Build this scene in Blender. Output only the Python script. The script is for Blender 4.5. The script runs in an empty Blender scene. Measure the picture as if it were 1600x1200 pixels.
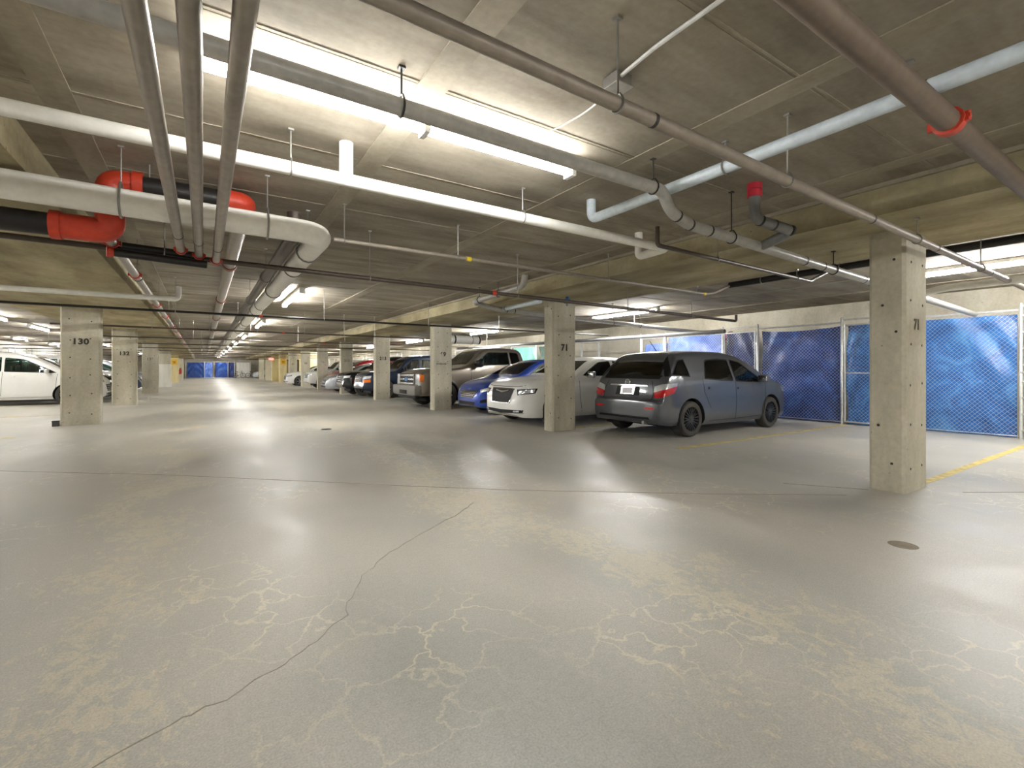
import bpy, bmesh, math, random
from mathutils import Vector, Matrix
from mathutils.bvhtree import BVHTree
import numpy as np
random.seed(7)
C = bpy.context.scene.collection
H = 1.2                                   # eye height; many measures are multiples of it
PI = math.pi
SLAB = 2.354 * H                          # underside of the slab
SOFF = 2.13 * H                           # underside of the band beams

# ---------------------------------------------------------------- camera, world, exposure
cam_d = bpy.data.cameras.new('camera')
cam_d.sensor_width = 36.0
cam_d.lens = 36.0 * 738 / 1600
cam_d.shift_y = -23 / 1600
cam_d.clip_end = 300
cam = bpy.data.objects.new('camera', cam_d)
C.objects.link(cam)
cam.location = (0, 0, H)
cam.rotation_euler = (PI / 2, 0, -math.atan(482 / 738))
bpy.context.scene.camera = cam
world = bpy.data.worlds.new('world')
bpy.context.scene.world = world
world.use_nodes = True
world.node_tree.nodes['Background'].inputs[0].default_value = (0.9, 0.95, 1, 1)
world.node_tree.nodes['Background'].inputs[1].default_value = 0.0
sc = bpy.context.scene
sc.view_settings.view_transform = 'Standard'
sc.view_settings.look = 'None'
sc.view_settings.gamma = 1
sc.view_settings.use_curve_mapping = False
sc.view_settings.exposure = 2.4
TUBE = 30.0                               # emission of every fluorescent tube
sc.cycles.use_denoising = True
sc.cycles.max_bounces = 9
sc.cycles.diffuse_bounces = 6
sc.cycles.adaptive_threshold = .04
sc.cycles.glossy_bounces = 4
sc.cycles.transparent_max_bounces = 12
sc.cycles.sample_clamp_indirect = 6

# ---------------------------------------------------------------- materials
def lin(r, g, b):
    f = lambda c: (c / 255 / 12.92) if c / 255 <= .04045 else ((c / 255 + .055) / 1.055) ** 2.4
    return (f(r), f(g), f(b), 1)
class NT:
    def __init__(s, name):
        s.m = bpy.data.materials.new(name); s.m.use_nodes = True
        s.t = s.m.node_tree; s.b = s.t.nodes['Principled BSDF']
    def n(s, typ, **kw):
        o = s.t.nodes.new(typ)
        for k, v in kw.items():
            if k in o.inputs: o.inputs[k].default_value = v
            else: setattr(o, k, v)
        return o
    def l(s, a, b): s.t.links.new(a, b)
    def coord(s, scale=(1, 1, 1), world_space=True):
        if world_space: src = s.n('ShaderNodeNewGeometry').outputs['Position']
        else: src = s.n('ShaderNodeTexCoord').outputs['Object']
        mp = s.n('ShaderNodeMapping'); mp.inputs['Scale'].default_value = scale
        s.l(src, mp.inputs['Vector']); return mp.outputs[0]
    def noise(s, vec, scale, detail=4, rough=.55, dist=0):
        o = s.n('ShaderNodeTexNoise'); o.inputs['Scale'].default_value = scale
        o.inputs['Detail'].default_value = detail; o.inputs['Roughness'].default_value = rough
        o.inputs['Distortion'].default_value = dist
        s.l(vec, o.inputs['Vector']); return o.outputs['Fac']
    def ramp(s, fac, stops):
        o = s.n('ShaderNodeValToRGB'); e = o.color_ramp.elements
        while len(e) < len(stops): e.new(.5)
        for i, (p, c) in enumerate(stops):
            e[i].position = p; e[i].color = c if len(c) == 4 else (*c, 1)
        s.l(fac, o.inputs[0]); return o.outputs[0]
    def mix(s, fac, a, b, blend='MIX'):
        o = s.n('ShaderNodeMix'); o.data_type = 'RGBA'; o.blend_type = blend
        for sock, v in ((o.inputs[0], fac), (o.inputs[6], a), (o.inputs[7], b)):
            if hasattr(v, 'links'): s.l(v, sock)
            else: sock.default_value = v
        return o.outputs[2]
    def math(s, op, a, b=0.0, c=None):
        o = s.n('ShaderNodeMath'); o.operation = op
        for i, v in enumerate((a, b) if c is None else (a, b, c)):
            if hasattr(v, 'links'): s.l(v, o.inputs[i])
            else: o.inputs[i].default_value = v
        return o.outputs[0]
    def bump(s, h, strength=.3, dist=.01):
        o = s.n('ShaderNodeBump'); o.inputs['Strength'].default_value = strength
        o.inputs['Distance'].default_value = dist
        s.l(h, o.inputs['Height']); s.l(o.outputs[0], s.b.inputs['Normal'])
W3 = lambda v: (v, v, v, 1)
M = {}
def plain(name, rgb, rough=.5, metal=0, vary=.12, scale=18, coat=0, spec=None):
    t = NT(name); v = t.coord(world_space=False)
    f = t.noise(v, scale, 3)
    a = lin(*rgb); d = tuple(max(0, c * (1 - vary)) for c in a[:3]) + (1,)
    u = tuple(min(1, c * (1 + vary)) for c in a[:3]) + (1,)
    t.l(t.ramp(f, [(.3, d), (.7, u)]), t.b.inputs['Base Color'])
    t.b.inputs['Roughness'].default_value = rough
    t.b.inputs['Metallic'].default_value = metal
    if coat: t.b.inputs['Coat Weight'].default_value = coat; t.b.inputs['Coat Roughness'].default_value = .06
    if spec is not None: t.b.inputs['Specular IOR Level'].default_value = spec
    M[name] = t.m; return t.m
def concrete(name, a, b, c, scale=1.0, rough=.85, streak=(1, 1, .25), spots=True, blot=.35):
    t = NT(name); v = t.coord(); vs = t.coord(streak)
    n1 = t.noise(vs, 2.2 * scale, 6, .62); n2 = t.noise(v, 22 * scale, 5, .6); n3 = t.noise(v, .55 * scale, 3)
    col = t.ramp(n1, [(.25, lin(*a)), (.5, lin(*b)), (.75, lin(*c))])
    col = t.mix(.55, col, t.ramp(n2, [(.3, W3(.42)), (.7, W3(.58))]), 'OVERLAY')
    col = t.mix(blot, col, t.ramp(n3, [(.35, W3(.30)), (.65, W3(.64))]), 'OVERLAY')
    if spots:
        vo = t.n('ShaderNodeTexVoronoi'); vo.inputs['Scale'].default_value = 6.5 * scale; t.l(v, vo.inputs['Vector'])
        pit = t.ramp(vo.outputs['Distance'], [(.03, W3(1)), (.075, W3(0))])
        col = t.mix(t.math('MULTIPLY', pit, .55), col, lin(70, 64, 48))
    t.l(col, t.b.inputs['Base Color'])
    t.b.inputs['Roughness'].default_value = rough
    t.b.inputs['Specular IOR Level'].default_value = .3
    t.bump(t.math('ADD', n2, t.math('MULTIPLY', n1, .6)), .25, .006)
    M[name] = t.m; return t.m
concrete('column_concrete', (158, 152, 134), (186, 180, 161), (204, 199, 181))
concrete('wall_concrete', (165, 158, 138), (194, 187, 168), (212, 207, 190), streak=(.6, .6, .4))
concrete('beam_concrete', (126, 116, 90), (166, 155, 123), (190, 181, 151), streak=(1, .35, 1), blot=.6)
concrete('slab_concrete', (120, 112, 98), (154, 145, 129), (176, 168, 153), streak=(.35, 1.4, 1), spots=False, blot=.6)
concrete('slab_strip', (124, 116, 100), (158, 149, 131), (178, 170, 154), streak=(1, .4, 1), spots=False)
concrete('white_paint', (205, 203, 195), (226, 224, 217), (240, 238, 232), spots=False, rough=.6)
concrete('cream_paint', (190, 176, 130), (212, 198, 150), (224, 212, 170), spots=False, rough=.6)

def floor_material():
    t = NT('floor_concrete'); v = t.coord(); va = t.coord((1, .45, 1))
    big = t.noise(va, .42, 4, .55, .6); mid = t.noise(va, 1.6, 5, .6, .5); fine = t.noise(v, 34, 5, .65)
    grain = t.noise(v, 130, 2, .6)
    col = t.ramp(big, [(.3, lin(156, 157, 150)), (.48, lin(174, 171, 162)), (.7, lin(187, 181, 169))])
    col = t.mix(.5, col, t.ramp(mid, [(.3, W3(.40)), (.7, W3(.60))]), 'OVERLAY')
    # worn wheel tracks: the grey coat has flaked off to tan concrete in ragged islands
    sx = t.n('ShaderNodeSeparateXYZ'); t.l(t.n('ShaderNodeNewGeometry').outputs['Position'], sx.inputs[0])
    x = sx.outputs[0]; y = sx.outputs[1]
    wob = t.math('MULTIPLY', t.math('SUBTRACT', t.noise(v, .7, 3), .5), 2.0)
    def band(cx, w):
        d = t.math('ABSOLUTE', t.math('SUBTRACT', t.math('ADD', x, wob), cx))
        return t.math('MAXIMUM', t.math('SUBTRACT', 1.0, t.math('DIVIDE', d, w)), 0.0)
    tracks = t.math('MAXIMUM', band(-.45, .8), band(2.15, .95))
    tracks = t.math('MAXIMUM', tracks, t.math('MULTIPLY', band(4.6, .7), .6))
    flake = t.noise(t.coord((1, .7, 1)), 15, 8, .74, .9)
    patch = t.noise(v, .8, 3)
    th = t.math('ADD', t.math('MULTIPLY', tracks, .27), t.math('MULTIPLY', t.math('SUBTRACT', patch, .5), .5))
    f = t.ramp(t.math('ADD', flake, th), [(.71, W3(0)), (.75, W3(1))])
    col = t.mix(t.math('MULTIPLY', f, .36), col, lin(212, 199, 168))
    # crazed hairlines filled pale
    vo = t.n('ShaderNodeTexVoronoi'); vo.feature = 'DISTANCE_TO_EDGE'; vo.inputs['Scale'].default_value = 3.3
    wv = t.n('ShaderNodeVectorMath'); wv.operation = 'ADD'
    nz = t.n('ShaderNodeTexNoise'); nz.inputs['Scale'].default_value = 5; nz.inputs['Detail'].default_value = 5
    t.l(v, nz.inputs['Vector'])
    sc_ = t.n('ShaderNodeVectorMath'); sc_.operation = 'SCALE'; sc_.inputs['Scale'].default_value = .35
    t.l(nz.outputs['Color'], sc_.inputs[0]); t.l(v, wv.inputs[0]); t.l(sc_.outputs[0], wv.inputs[1])
    t.l(wv.outputs[0], vo.inputs['Vector'])
    line = t.ramp(vo.outputs['Distance'], [(.008, W3(1)), (.03, W3(0))])
    zone = t.ramp(t.noise(v, .55, 2), [(.48, W3(0)), (.58, W3(1))])
    col = t.mix(t.math('MULTIPLY', t.math('MULTIPLY', line, zone), .55), col, lin(214, 205, 180))
    col = t.mix(.45, col, t.ramp(fine, [(.3, W3(.41)), (.7, W3(.59))]), 'OVERLAY')
    col = t.mix(.65, col, t.ramp(grain, [(.3, W3(.38)), (.7, W3(.62))]), 'OVERLAY')
    t.l(col, t.b.inputs['Base Color'])
    r = t.ramp(t.math('ADD', t.math('MULTIPLY', mid, .6), t.math('MULTIPLY', fine, .4)), [(.35, W3(.30)), (.65, W3(.58))])
    r2 = t.mix(f, r, W3(.5))
    t.l(r2, t.b.inputs['Roughness'])
    t.b.inputs['Specular IOR Level'].default_value = .5
    t.bump(t.math('ADD', t.math('MULTIPLY', fine, .5), t.math('MULTIPLY', f, .06)), .12, .004)
    M['floor'] = t.m
floor_material()
plain('steel_pipe', (150, 142, 132), .4, .75)
plain('painted_pipe', (142, 132, 120), .45, .1)
plain('brown_pipe', (112, 98, 84), .5, .1)
plain('black_pipe', (38, 36, 34), .45, .2)
plain('dark_pipe', (84, 74, 66), .45, .35)
plain('pvc_grey', (168, 166, 160), .35)
plain('pvc_dark', (118, 118, 118), .4)
plain('pvc_blue', (204, 215, 223), .35)
plain('white_wrap', (240, 238, 231), .6, vary=.05)
plain('fitting_red', (196, 62, 38), .5)
plain('fitting_rust', (140, 78, 60), .6)
plain('fitting_crimson', (190, 30, 50), .5)
plain('band_dark', (46, 44, 42), .5)
plain('zinc', (158, 156, 150), .4, .8)
plain('galv', (205, 205, 202), .38, .55)
plain('fixture_white', (225, 225, 222), .5)
plain('yellow_line', (200, 180, 108), .7, vary=.3, scale=9)
plain('joint', (140, 130, 112), .9)
plain('crack', (146, 140, 127), .9)
plain('hole', (58, 54, 42), .9)
plain('stencil', (60, 58, 50), .9)
plain('stencil_faint', (112, 106, 92), .9)
plain('rubber', (26, 26, 27), .7)
plain('tyre', (62, 59, 55), .8)
plain('trim_black', (16, 16, 17), .55, spec=.25)
plain('interior', (30, 30, 32), .8)
plain('seat_cloth', (46, 46, 50), .85)
plain('rim_black', (34, 34, 36), .3, .6)
plain('rim_dark', (96, 96, 98), .3, .8)
plain('rim_alloy', (170, 172, 175), .28, .85)
plain('chrome', (215, 216, 218), .12, 1.0, vary=.02)
plain('lamp_clear', (205, 208, 210), .08, .35, coat=1)
plain('lamp_red', (190, 14, 26), .12, coat=1)
plain('lamp_amber', (235, 120, 30), .15, coat=1)
plain('plate_white', (222, 220, 222), .5, vary=.04)
plain('yellow_sign', (226, 176, 30), .5, vary=.06)
plain('red_sign', (214, 84, 74), .5, vary=.06)
plain('blue_box', (60, 108, 160), .5)
plain('yellow_tag', (224, 196, 40), .5)
plain('door_brown', (120, 102, 74), .6)
plain('extinguisher', (190, 30, 26), .3)
plain('wood', (176, 134, 84), .7)
plain('cardboard', (178, 140, 92), .8)
plain('bait', (66, 66, 66), .6)
plain('white_plastic', (228, 228, 230), .5)
plain('purple_cloth', (150, 60, 120), .8)
plain('bike_black', (28, 28, 30), .4)
def paint(name, rgb, metal=.25, rough=.3):
    m = plain(name, rgb, rough, metal, vary=.03, scale=3, coat=.8); return m
paint('paint_graphite', (80, 83, 88), .25, .3)
paint('paint_white', (226, 226, 222), 0, .3)
paint('paint_blue', (26, 62, 150), .35, .28)
paint('paint_taupe', (126, 117, 104), .45, .32)
paint('paint_black', (22, 24, 28), .2, .25)
paint('paint_navy', (34, 48, 72), .4, .3)
paint('paint_silver', (178, 182, 190), .6, .3)
paint('paint_red', (150, 24, 34), .2, .28)
plain('bumper_grey', (120, 116, 110), .45, .2)
plain('truck_lower', (104, 98, 90), .4, .3)
def glass(name, tint, alpha):
    t = NT(name); out = t.t.nodes['Material Output']
    tr = t.n('ShaderNodeBsdfTransparent'); tr.inputs[0].default_value = (*[c ** .5 if 0 else c for c in tint], 1)
    gl = t.n('ShaderNodeBsdfGlossy'); gl.inputs['Roughness'].default_value = .03
    fr = t.n('ShaderNodeFresnel'); fr.inputs[0].default_value = 1.5
    v = t.coord(world_space=False); nz = t.noise(v, 3, 2)
    k = t.math('ADD', t.math('MULTIPLY', fr.outputs[0], 1.0), t.math('MULTIPLY', nz, alpha))
    mx = t.n('ShaderNodeMixShader'); t.l(k, mx.inputs[0]); t.l(tr.outputs[0], mx.inputs[1]); t.l(gl.outputs[0], mx.inputs[2])
    t.l(mx.outputs[0], out.inputs[0]); M[name] = t.m
glass('glass_clear', (.86, .93, .92), .05)
glass('glass_tint', (.10, .11, .12), .04)
glass('glass_green', (.62, .82, .76), .05)
def tarp_mat(name, a, b, c):
    t = NT(name); v = t.coord()
    n = t.noise(v, 2.2, 5, .6, 1.0); w = t.noise(v, 60, 2)
    col = t.ramp(n, [(.28, lin(*a)), (.52, lin(*b)), (.75, lin(*c))])
    t.l(col, t.b.inputs['Base Color']); t.b.inputs['Roughness'].default_value = .32
    t.bump(t.math('ADD', t.noise(v, 9, 4, .6, 1.5), t.math('MULTIPLY', w, .15)), .5, .02)
    M[name] = t.m
tarp_mat('tarp_blue', (14, 42, 100), (26, 68, 146), (50, 104, 186))
tarp_mat('tarp_bright', (22, 72, 132), (38, 104, 174), (84, 154, 212))
tarp_mat('tarp_navy', (22, 36, 84), (34, 54, 112), (50, 72, 138))
tarp_mat('tarp_pale', (66, 96, 172), (96, 128, 204), (150, 172, 225))
tarp_mat('tarp_teal', (70, 150, 140), (110, 190, 172), (160, 215, 200))
tarp_mat('tarp_green', (30, 70, 58), (44, 92, 74), (60, 110, 92))
tarp_mat('tarp_white', (198, 202, 212), (216, 220, 228), (232, 234, 238))
for nm, k in (('tube', .95), ('tube_bay', 3.1), ('tube_left', 1.25), ('tube_aisle', 1.9)):
    t = NT(nm); e = t.n('ShaderNodeEmission'); e.inputs[0].default_value = (1, .99, .965, 1); e.inputs[1].default_value = TUBE*k
    t.l(e.outputs[0], t.t.nodes['Material Output'].inputs[0]); M[nm] = t.m
t = NT('exit_glow'); e = t.n('ShaderNodeEmission'); e.inputs[0].default_value = lin(240, 96, 84); e.inputs[1].default_value = 1.2
t.l(e.outputs[0], t.t.nodes['Material Output'].inputs[0]); M['exit_glow'] = t.m

# ---------------------------------------------------------------- mesh helpers
class MB:
    def __init__(s): s.v = []; s.f = []
    def add(s, vs, fs):
        o = len(s.v); s.v += [tuple(p) for p in vs]; s.f += [tuple(i + o for i in f) for f in fs]; return s
    def box(s, a, b):
        x0, y0, z0 = a; x1, y1, z1 = b
        return s.add([(x0,y0,z0),(x1,y0,z0),(x1,y1,z0),(x0,y1,z0),(x0,y0,z1),(x1,y0,z1),(x1,y1,z1),(x0,y1,z1)],
                     [(0,3,2,1),(4,5,6,7),(0,1,5,4),(1,2,6,5),(2,3,7,6),(3,0,4,7)])
    def cbox(s, c, d): return s.box([c[i]-d[i]/2 for i in range(3)], [c[i]+d[i]/2 for i in range(3)])
    def tube(s, pts, r, n=12, cap=True):
        P = [Vector(p) for p in pts]; R = r if isinstance(r, (list, tuple)) else [r]*len(P)
        T = []
        for i in range(len(P)):
            a = P[max(i-1, 0)]; b = P[min(i+1, len(P)-1)]; T.append((b-a).normalized())
        up = Vector((0,0,1)) if abs(T[0].z) < .9 else Vector((1,0,0))
        u = T[0].cross(up).normalized(); vs = []
        for i in range(len(P)):
            u = (u - T[i]*u.dot(T[i])).normalized(); w = T[i].cross(u)
            for k in range(n):
                an = 2*PI*k/n; vs.append(P[i] + (u*math.cos(an) + w*math.sin(an))*R[i])
        fs = [(i*n+k, i*n+(k+1) % n, (i+1)*n+(k+1) % n, (i+1)*n+k) for i in range(len(P)-1) for k in range(n)]
        if cap: fs += [tuple(range(n-1, -1, -1)), tuple(range((len(P)-1)*n, len(P)*n))]
        return s.add(vs, fs)
    def lathe(s, prof, c=(0,0,0), ax='z', n=16):
        vs = []; c = Vector(c)
        for (r, h) in prof:
            for k in range(n):
                a = 2*PI*k/n; p = (r*math.cos(a), r*math.sin(a), h)
                if ax == 'y': p = (p[0], p[2], p[1])
                if ax == 'x': p = (p[2], p[0], p[1])
                vs.append(c + Vector(p))
        m = len(prof)
        return s.add(vs, [(i*n+k, i*n+(k+1) % n, (i+1)*n+(k+1) % n, (i+1)*n+k) for i in range(m-1) for k in range(n)])
    def torus(s, c, R, r, ax='y', n=20, m=8):
        pr = [(R + r*math.cos(2*PI*j/m), r*math.sin(2*PI*j/m)) for j in range(m+1)]
        return s.lathe(pr, c, ax, n)
    def build(s, name, mat, parent=None, smooth=True, shift=None, angle=38):
        me = bpy.data.meshes.new(name)
        vs = s.v
        if shift is not None: vs = [(x-shift[0], y-shift[1], z-shift[2]) for x, y, z in vs]
        me.from_pydata(vs, [], s.f)
        bm = bmesh.new(); bm.from_mesh(me); bmesh.ops.recalc_face_normals(bm, faces=bm.faces); bm.to_mesh(me); bm.free()
        if smooth:
            me.shade_smooth(); me.set_sharp_from_angle(angle=math.radians(angle))
        for k in (mat if isinstance(mat, (list, tuple)) else [mat]): me.materials.append(M[k])
        o = bpy.data.objects.new(name, me); C.objects.link(o)
        if parent is not None: o.parent = parent
        return o
def tag(o, label=None, cat=None, group=None, kind=None):
    if label: o['label'] = label
    if cat: o['category'] = cat
    if group: o['group'] = group
    if kind: o['kind'] = kind
    return o
def empty(name, loc, rz=0):
    o = bpy.data.objects.new(name, None); C.objects.link(o); o.location = loc; o.rotation_euler = (0, 0, rz)
    o.empty_display_size = .1; return o
def copy_tree(o, parent=None):
    c = o.copy(); C.objects.link(c); c.parent = parent
    for ch in list(o.children): copy_tree(ch, c)
    return c
def hp(t, s, z): return Vector((t*H, s*H, H*(1+z)))     # aisle frame: across, along, height over the eye
ORD = ['first','second','third','fourth','fifth','sixth','seventh','eighth','ninth','tenth','eleventh','twelfth','thirteenth','fourteenth','fifteenth','sixteenth','seventeenth','eighteenth','nineteenth','twentieth','twenty-first','twenty-second','twenty-third','twenty-fourth','twenty-fifth','twenty-sixth']
def bend(pts, rad, n=6):
    """round the corners of a polyline"""
    P = [Vector(p) for p in pts]; out = [P[0]]
    for i in range(1, len(P)-1):
        a = (P[i-1]-P[i]); b = (P[i+1]-P[i]); r = min(rad, a.length*.45, b.length*.45)
        p0 = P[i] + a.normalized()*r; p1 = P[i] + b.normalized()*r
        for k in range(n+1):
            u = k/n; out.append(p0*(1-u)**2 + P[i]*2*u*(1-u) + p1*u*u)
    out.append(P[-1]); return out
def text(name, body, size, loc, rot, mat, parent, xs=1.0):
    cu = bpy.data.curves.new(name, 'FONT'); cu.body = body; cu.size = size; cu.align_x = 'CENTER'; cu.align_y = 'CENTER'
    cu.extrude = .0015; cu.offset = .008*size/.2; cu.space_character = 1.1
    tmp = bpy.data.objects.new('lettering_source', cu); C.objects.link(tmp)
    dg = bpy.context.evaluated_depsgraph_get(); dg.update()
    me = bpy.data.meshes.new_from_object(tmp.evaluated_get(dg)); bpy.data.objects.remove(tmp)
    me.materials.clear(); me.materials.append(M[mat]); o = bpy.data.objects.new(name, me); C.objects.link(o)
    o.location = loc; o.rotation_euler = rot; o.scale = (xs, 1, 1)
    if parent is not None: o.parent = parent
    return o

# ---------------------------------------------------------------- the setting
XL, XR, Y0, Y1 = -9.6, 11.05*H, -14.0, 63*H + 1.6
fl = tag(MB().box((XL-.3, Y0-.3, -.2), (XR+.3, Y1+.3, 0)).build('floor', 'floor', smooth=False), 'grey concrete garage floor with worn tan wheel tracks', kind='structure')
cl = tag(MB().box((XL-.3, Y0-.3, SLAB), (XR+.3, Y1+.3, SLAB+.25)).build('ceiling', 'slab_concrete', smooth=False), 'board marked concrete slab ceiling', kind='structure')
tag(MB().box((XR, Y0-.3, 0), (XR+.3, Y1+.3, SLAB)).build('wall_right', 'wall_concrete', smooth=False), 'concrete wall behind the right lockers', kind='structure')
tag(MB().box((XL-.3, Y0-.3, 0), (XL, Y1+.3, SLAB)).build('wall_left', 'white_paint', smooth=False), 'white painted wall at the back of the left bay', kind='structure')
tag(MB().box((XL, Y1, 0), (XR, Y1+.3, SLAB)).build('wall_back', 'wall_concrete', smooth=False), 'concrete wall at the far end of the aisle', kind='structure')
tag(MB().box((XL, Y0-.3, 0), (XR, Y0, SLAB)).build('wall_front', 'wall_concrete', smooth=False), 'concrete wall behind the viewer', kind='structure')
tag(MB().box((4.15*H, Y0, SOFF), (5.66*H, Y1, SLAB)).build('ceiling_beam', 'beam_concrete', smooth=False), 'wide shallow concrete band beam over the right column row', kind='structure')
tag(MB().box((-2.83*H, Y0, SOFF), (-.85*H, Y1, SLAB)).build('ceiling_beam', 'beam_concrete', smooth=False), 'wide shallow concrete band beam over the left column row', kind='structure')
# formwork ridges on the slab
seg = [(XL, -2.83*H), (-.85*H, 4.15*H), (5.66*H, XR)]
for k in range(-3, 34):
    s = .1 + k*1.0
    b = MB()
    for a, c in (seg[1:] if k < 20 else seg[1:2]):
        b.box((a, s*H-.008, SLAB-.004), (c, s*H+.006, SLAB+.02))
        b.box((a, s*H+.022, SLAB-.002), (c, s*H+.030, SLAB+.02))
    b.build('form_seam', 'slab_strip', cl, smooth=False)
for tpos in (-.61, .92, 2.37, 3.82, 6.7, 8.2, 9.7):
    MB().box((tpos*H-.085, Y0, SLAB-.007), (tpos*H+.085, Y1, SLAB+.02)).build('form_strip', 'slab_strip', cl, smooth=False)
# a kerb-like ledge where the right band meets the slab
MB().box((4.12*H, Y0, SLAB-.035), (4.16*H, Y1, SLAB+.02)).build('form_ledge', 'slab_strip', cl, smooth=False)
# floor joints, crack, stall lines
def strip(name, pts, w, mat, h=.003):
    P = [Vector(p) for p in pts]; vs = []
    for i, p in enumerate(P):
        d = (P[min(i+1, len(P)-1)]-P[max(i-1, 0)]).normalized(); nrm = Vector((-d.y, d.x, 0))*(w[i] if isinstance(w, list) else w)/2
        vs += [p+nrm+Vector((0,0,h)), p-nrm+Vector((0,0,h)), p-nrm+Vector((0,0,-.02)), p+nrm+Vector((0,0,-.02))]
    fs = []
    for i in range(len(P)-1):
        for k in range(4): fs.append((i*4+k, i*4+(k+1) % 4, i*4+4+(k+1) % 4, i*4+4+k))
    fs += [(0,1,2,3), (len(P)*4-1, len(P)*4-2, len(P)*4-3, len(P)*4-4)]
    return MB().add(vs, fs).build(name, mat, fl, smooth=False)
crk = []                                             # the long crack across the foreground, in metres
base = [(-.45,1.80),(-.087,1.97),(.06,2.01),(.24,2.10),(.42,2.22),(.58,2.38),(.66,2.57),(.78,2.77),(.967,2.98),(1.3,3.22),(1.81,3.56),(2.1,3.8)]
for i in range(len(base)-1):
    a, b = Vector((*base[i], 0)), Vector((*base[i+1], 0))
    for k in range(5):
        p = a.lerp(b, k/5); crk.append(p + Vector((random.uniform(-.012,.012), random.uniform(-.012,.012), 0)))
strip('crack', crk, [random.uniform(.002,.006) for _ in crk], 'crack', .0015)
jl = [(-3.5,9.2),(-2,7.96),(-.42,6.7),(1.57,4.83),(2.56,3.93),(4.03,2.8),(5.5,1.77)]
jj = []
for i in range(len(jl)-1):
    a, b = Vector((*jl[i],0)), Vector((*jl[i+1],0))
    for k in range(4): jj.append(a.lerp(b, k/4) + Vector((random.uniform(-.006,.006), random.uniform(-.006,.006), 0)))
strip('floor_joint', jj, .013, 'joint', .0012)
strip('floor_joint', [(6.2, 1.45, 0), (6.9, 1.0, 0), (8.2, .35, 0)], .02, 'joint', .0012)
strip('floor_joint', [(5.1, 2.6, 0), (5.55, 2.0, 0)], .02, 'joint', .0012)
def ragged(y, x0, x1, w):
    pts = [(x0+(x1-x0)*i/14, y+random.uniform(-.004,.004), 0) for i in range(15)]
    strip('stall_line', pts, [w*random.uniform(.8,1.1) for _ in pts], 'yellow_line', .002)
for k in range(-1, 16):
    y = (1.5 + 2.335*k)*H
    ragged(y, (5.3 if k % 2 == 0 else 5.0)*H, 9.7*H, .09)
for y in (6.0, 8.8, 11.7, 16.8, 22.5): ragged(y, -7.9, -2.3*H, .09)
dr = empty('floor_drain', (2.05, 9.91, 0))
MB().lathe([(0,.004),(.10,.004),(.115,.001)], n=20).build('drain_rim', 'zinc', dr)
for k in range(-3, 4): MB().cbox((0, k*.026, .006), (2*math.sqrt(.0088-(k*.026)**2), .012, .006)).build('drain_bar', 'band_dark', dr, smooth=False)
tag(dr, 'small dark round floor drain in the middle of the aisle', 'drain')
p = (4.0, 1.24, 0)
tag(MB().lathe([(0,.003),(.07,.003),(.085,0)], c=p, n=20).build('cleanout_cover', 'joint'), 'small round brown cleanout cap in the floor near the front right column', 'floor cap')

# ---------------------------------------------------------------- columns
def column(x0, y0, w, d, label, num=None, numz=1.62, numsize=.17, faint=False, mat='column_concrete', holes=True, extra=None, top=SOFF):
    base = (x0+w/2, y0+d/2, 0)
    e = empty('concrete_column', base)
    ch = .028; m = MB()
    pts = [(x0+ch,y0),(x0+w-ch,y0),(x0+w,y0+ch),(x0+w,y0+d-ch),(x0+w-ch,y0+d),(x0+ch,y0+d),(x0,y0+d-ch),(x0,y0+ch)]
    m.add([(a,b,0) for a,b in pts]+[(a,b,top) for a,b in pts], [(i,(i+1)%8,8+(i+1)%8,8+i) for i in range(8)]+[tuple(range(7,-1,-1)), tuple(range(8,16))])
    m.build('shaft', mat, e, smooth=False, shift=base)
    if holes:
        hm = MB()
        for k in range(6):
            z = .25+k*.4
            for fx in (.24, .76):
                hm.lathe([(0,0),(.012,0),(.014,.003)], (x0+w*fx+random.uniform(-.015,.015), y0-.0025, z+random.uniform(-.03,.03)), 'y', 8)
            for fy in (.3, .7):
                if random.random() < .55: continue
                hm.lathe([(0,0),(.011,0),(.013,-.003)], (x0-.001, y0+d*fy+random.uniform(-.05,.05), z+.1+random.uniform(-.12,.12)), 'x', 8)
        hm.build('tie_holes', 'hole', e, shift=base)
    if num: text('column_number', num, numsize, (x0+w/2-base[0], y0-.004-base[1], numz), (PI/2,0,0), 'stencil_faint' if faint else 'stencil', e)
    if extra: extra(e, x0, y0, base)
    tag(e, label, 'column', 'concrete columns of the right row' if x0 > 0 else 'concrete columns of the left row')
    return e
def yellow_plate(side):
    def f(e, x0, y0, base):
        MB().box((x0+.1, y0-.02, 1.62), (x0+.5, y0-.004, 2.1)).build('warning_sign', 'yellow_sign', e, smooth=False, shift=base)
        MB().box((x0+.19, y0-.024, 1.84), (x0+.41, y0-.0205, 1.9)).box((x0+.22, y0-.024, 1.74), (x0+.38, y0-.0205, 1.78)).build('sign_marking', 'stencil', e, smooth=False, shift=base)
    return f
def white_base(e, x0, y0, base):
    MB().box((x0-.006, y0-.006, 0), (x0+.656, y0+.33, 1.55)).build('painted_base', 'white_paint', e, smooth=False, shift=base)
def writing(e, x0, y0, base):
    m = MB()
    for k in range(11):
        a = x0+.08+k*.036; hgt = random.choice((.03,.045,.06)); m.box((a, y0-.006, 1.36-hgt/2+(.02 if k > 8 else 0)), (a+.02, y0-.003, 1.36+hgt/2))
    m.build('faded_writing', 'stencil_faint', e, smooth=False, shift=base)
CW, CD = .58, .30
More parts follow.
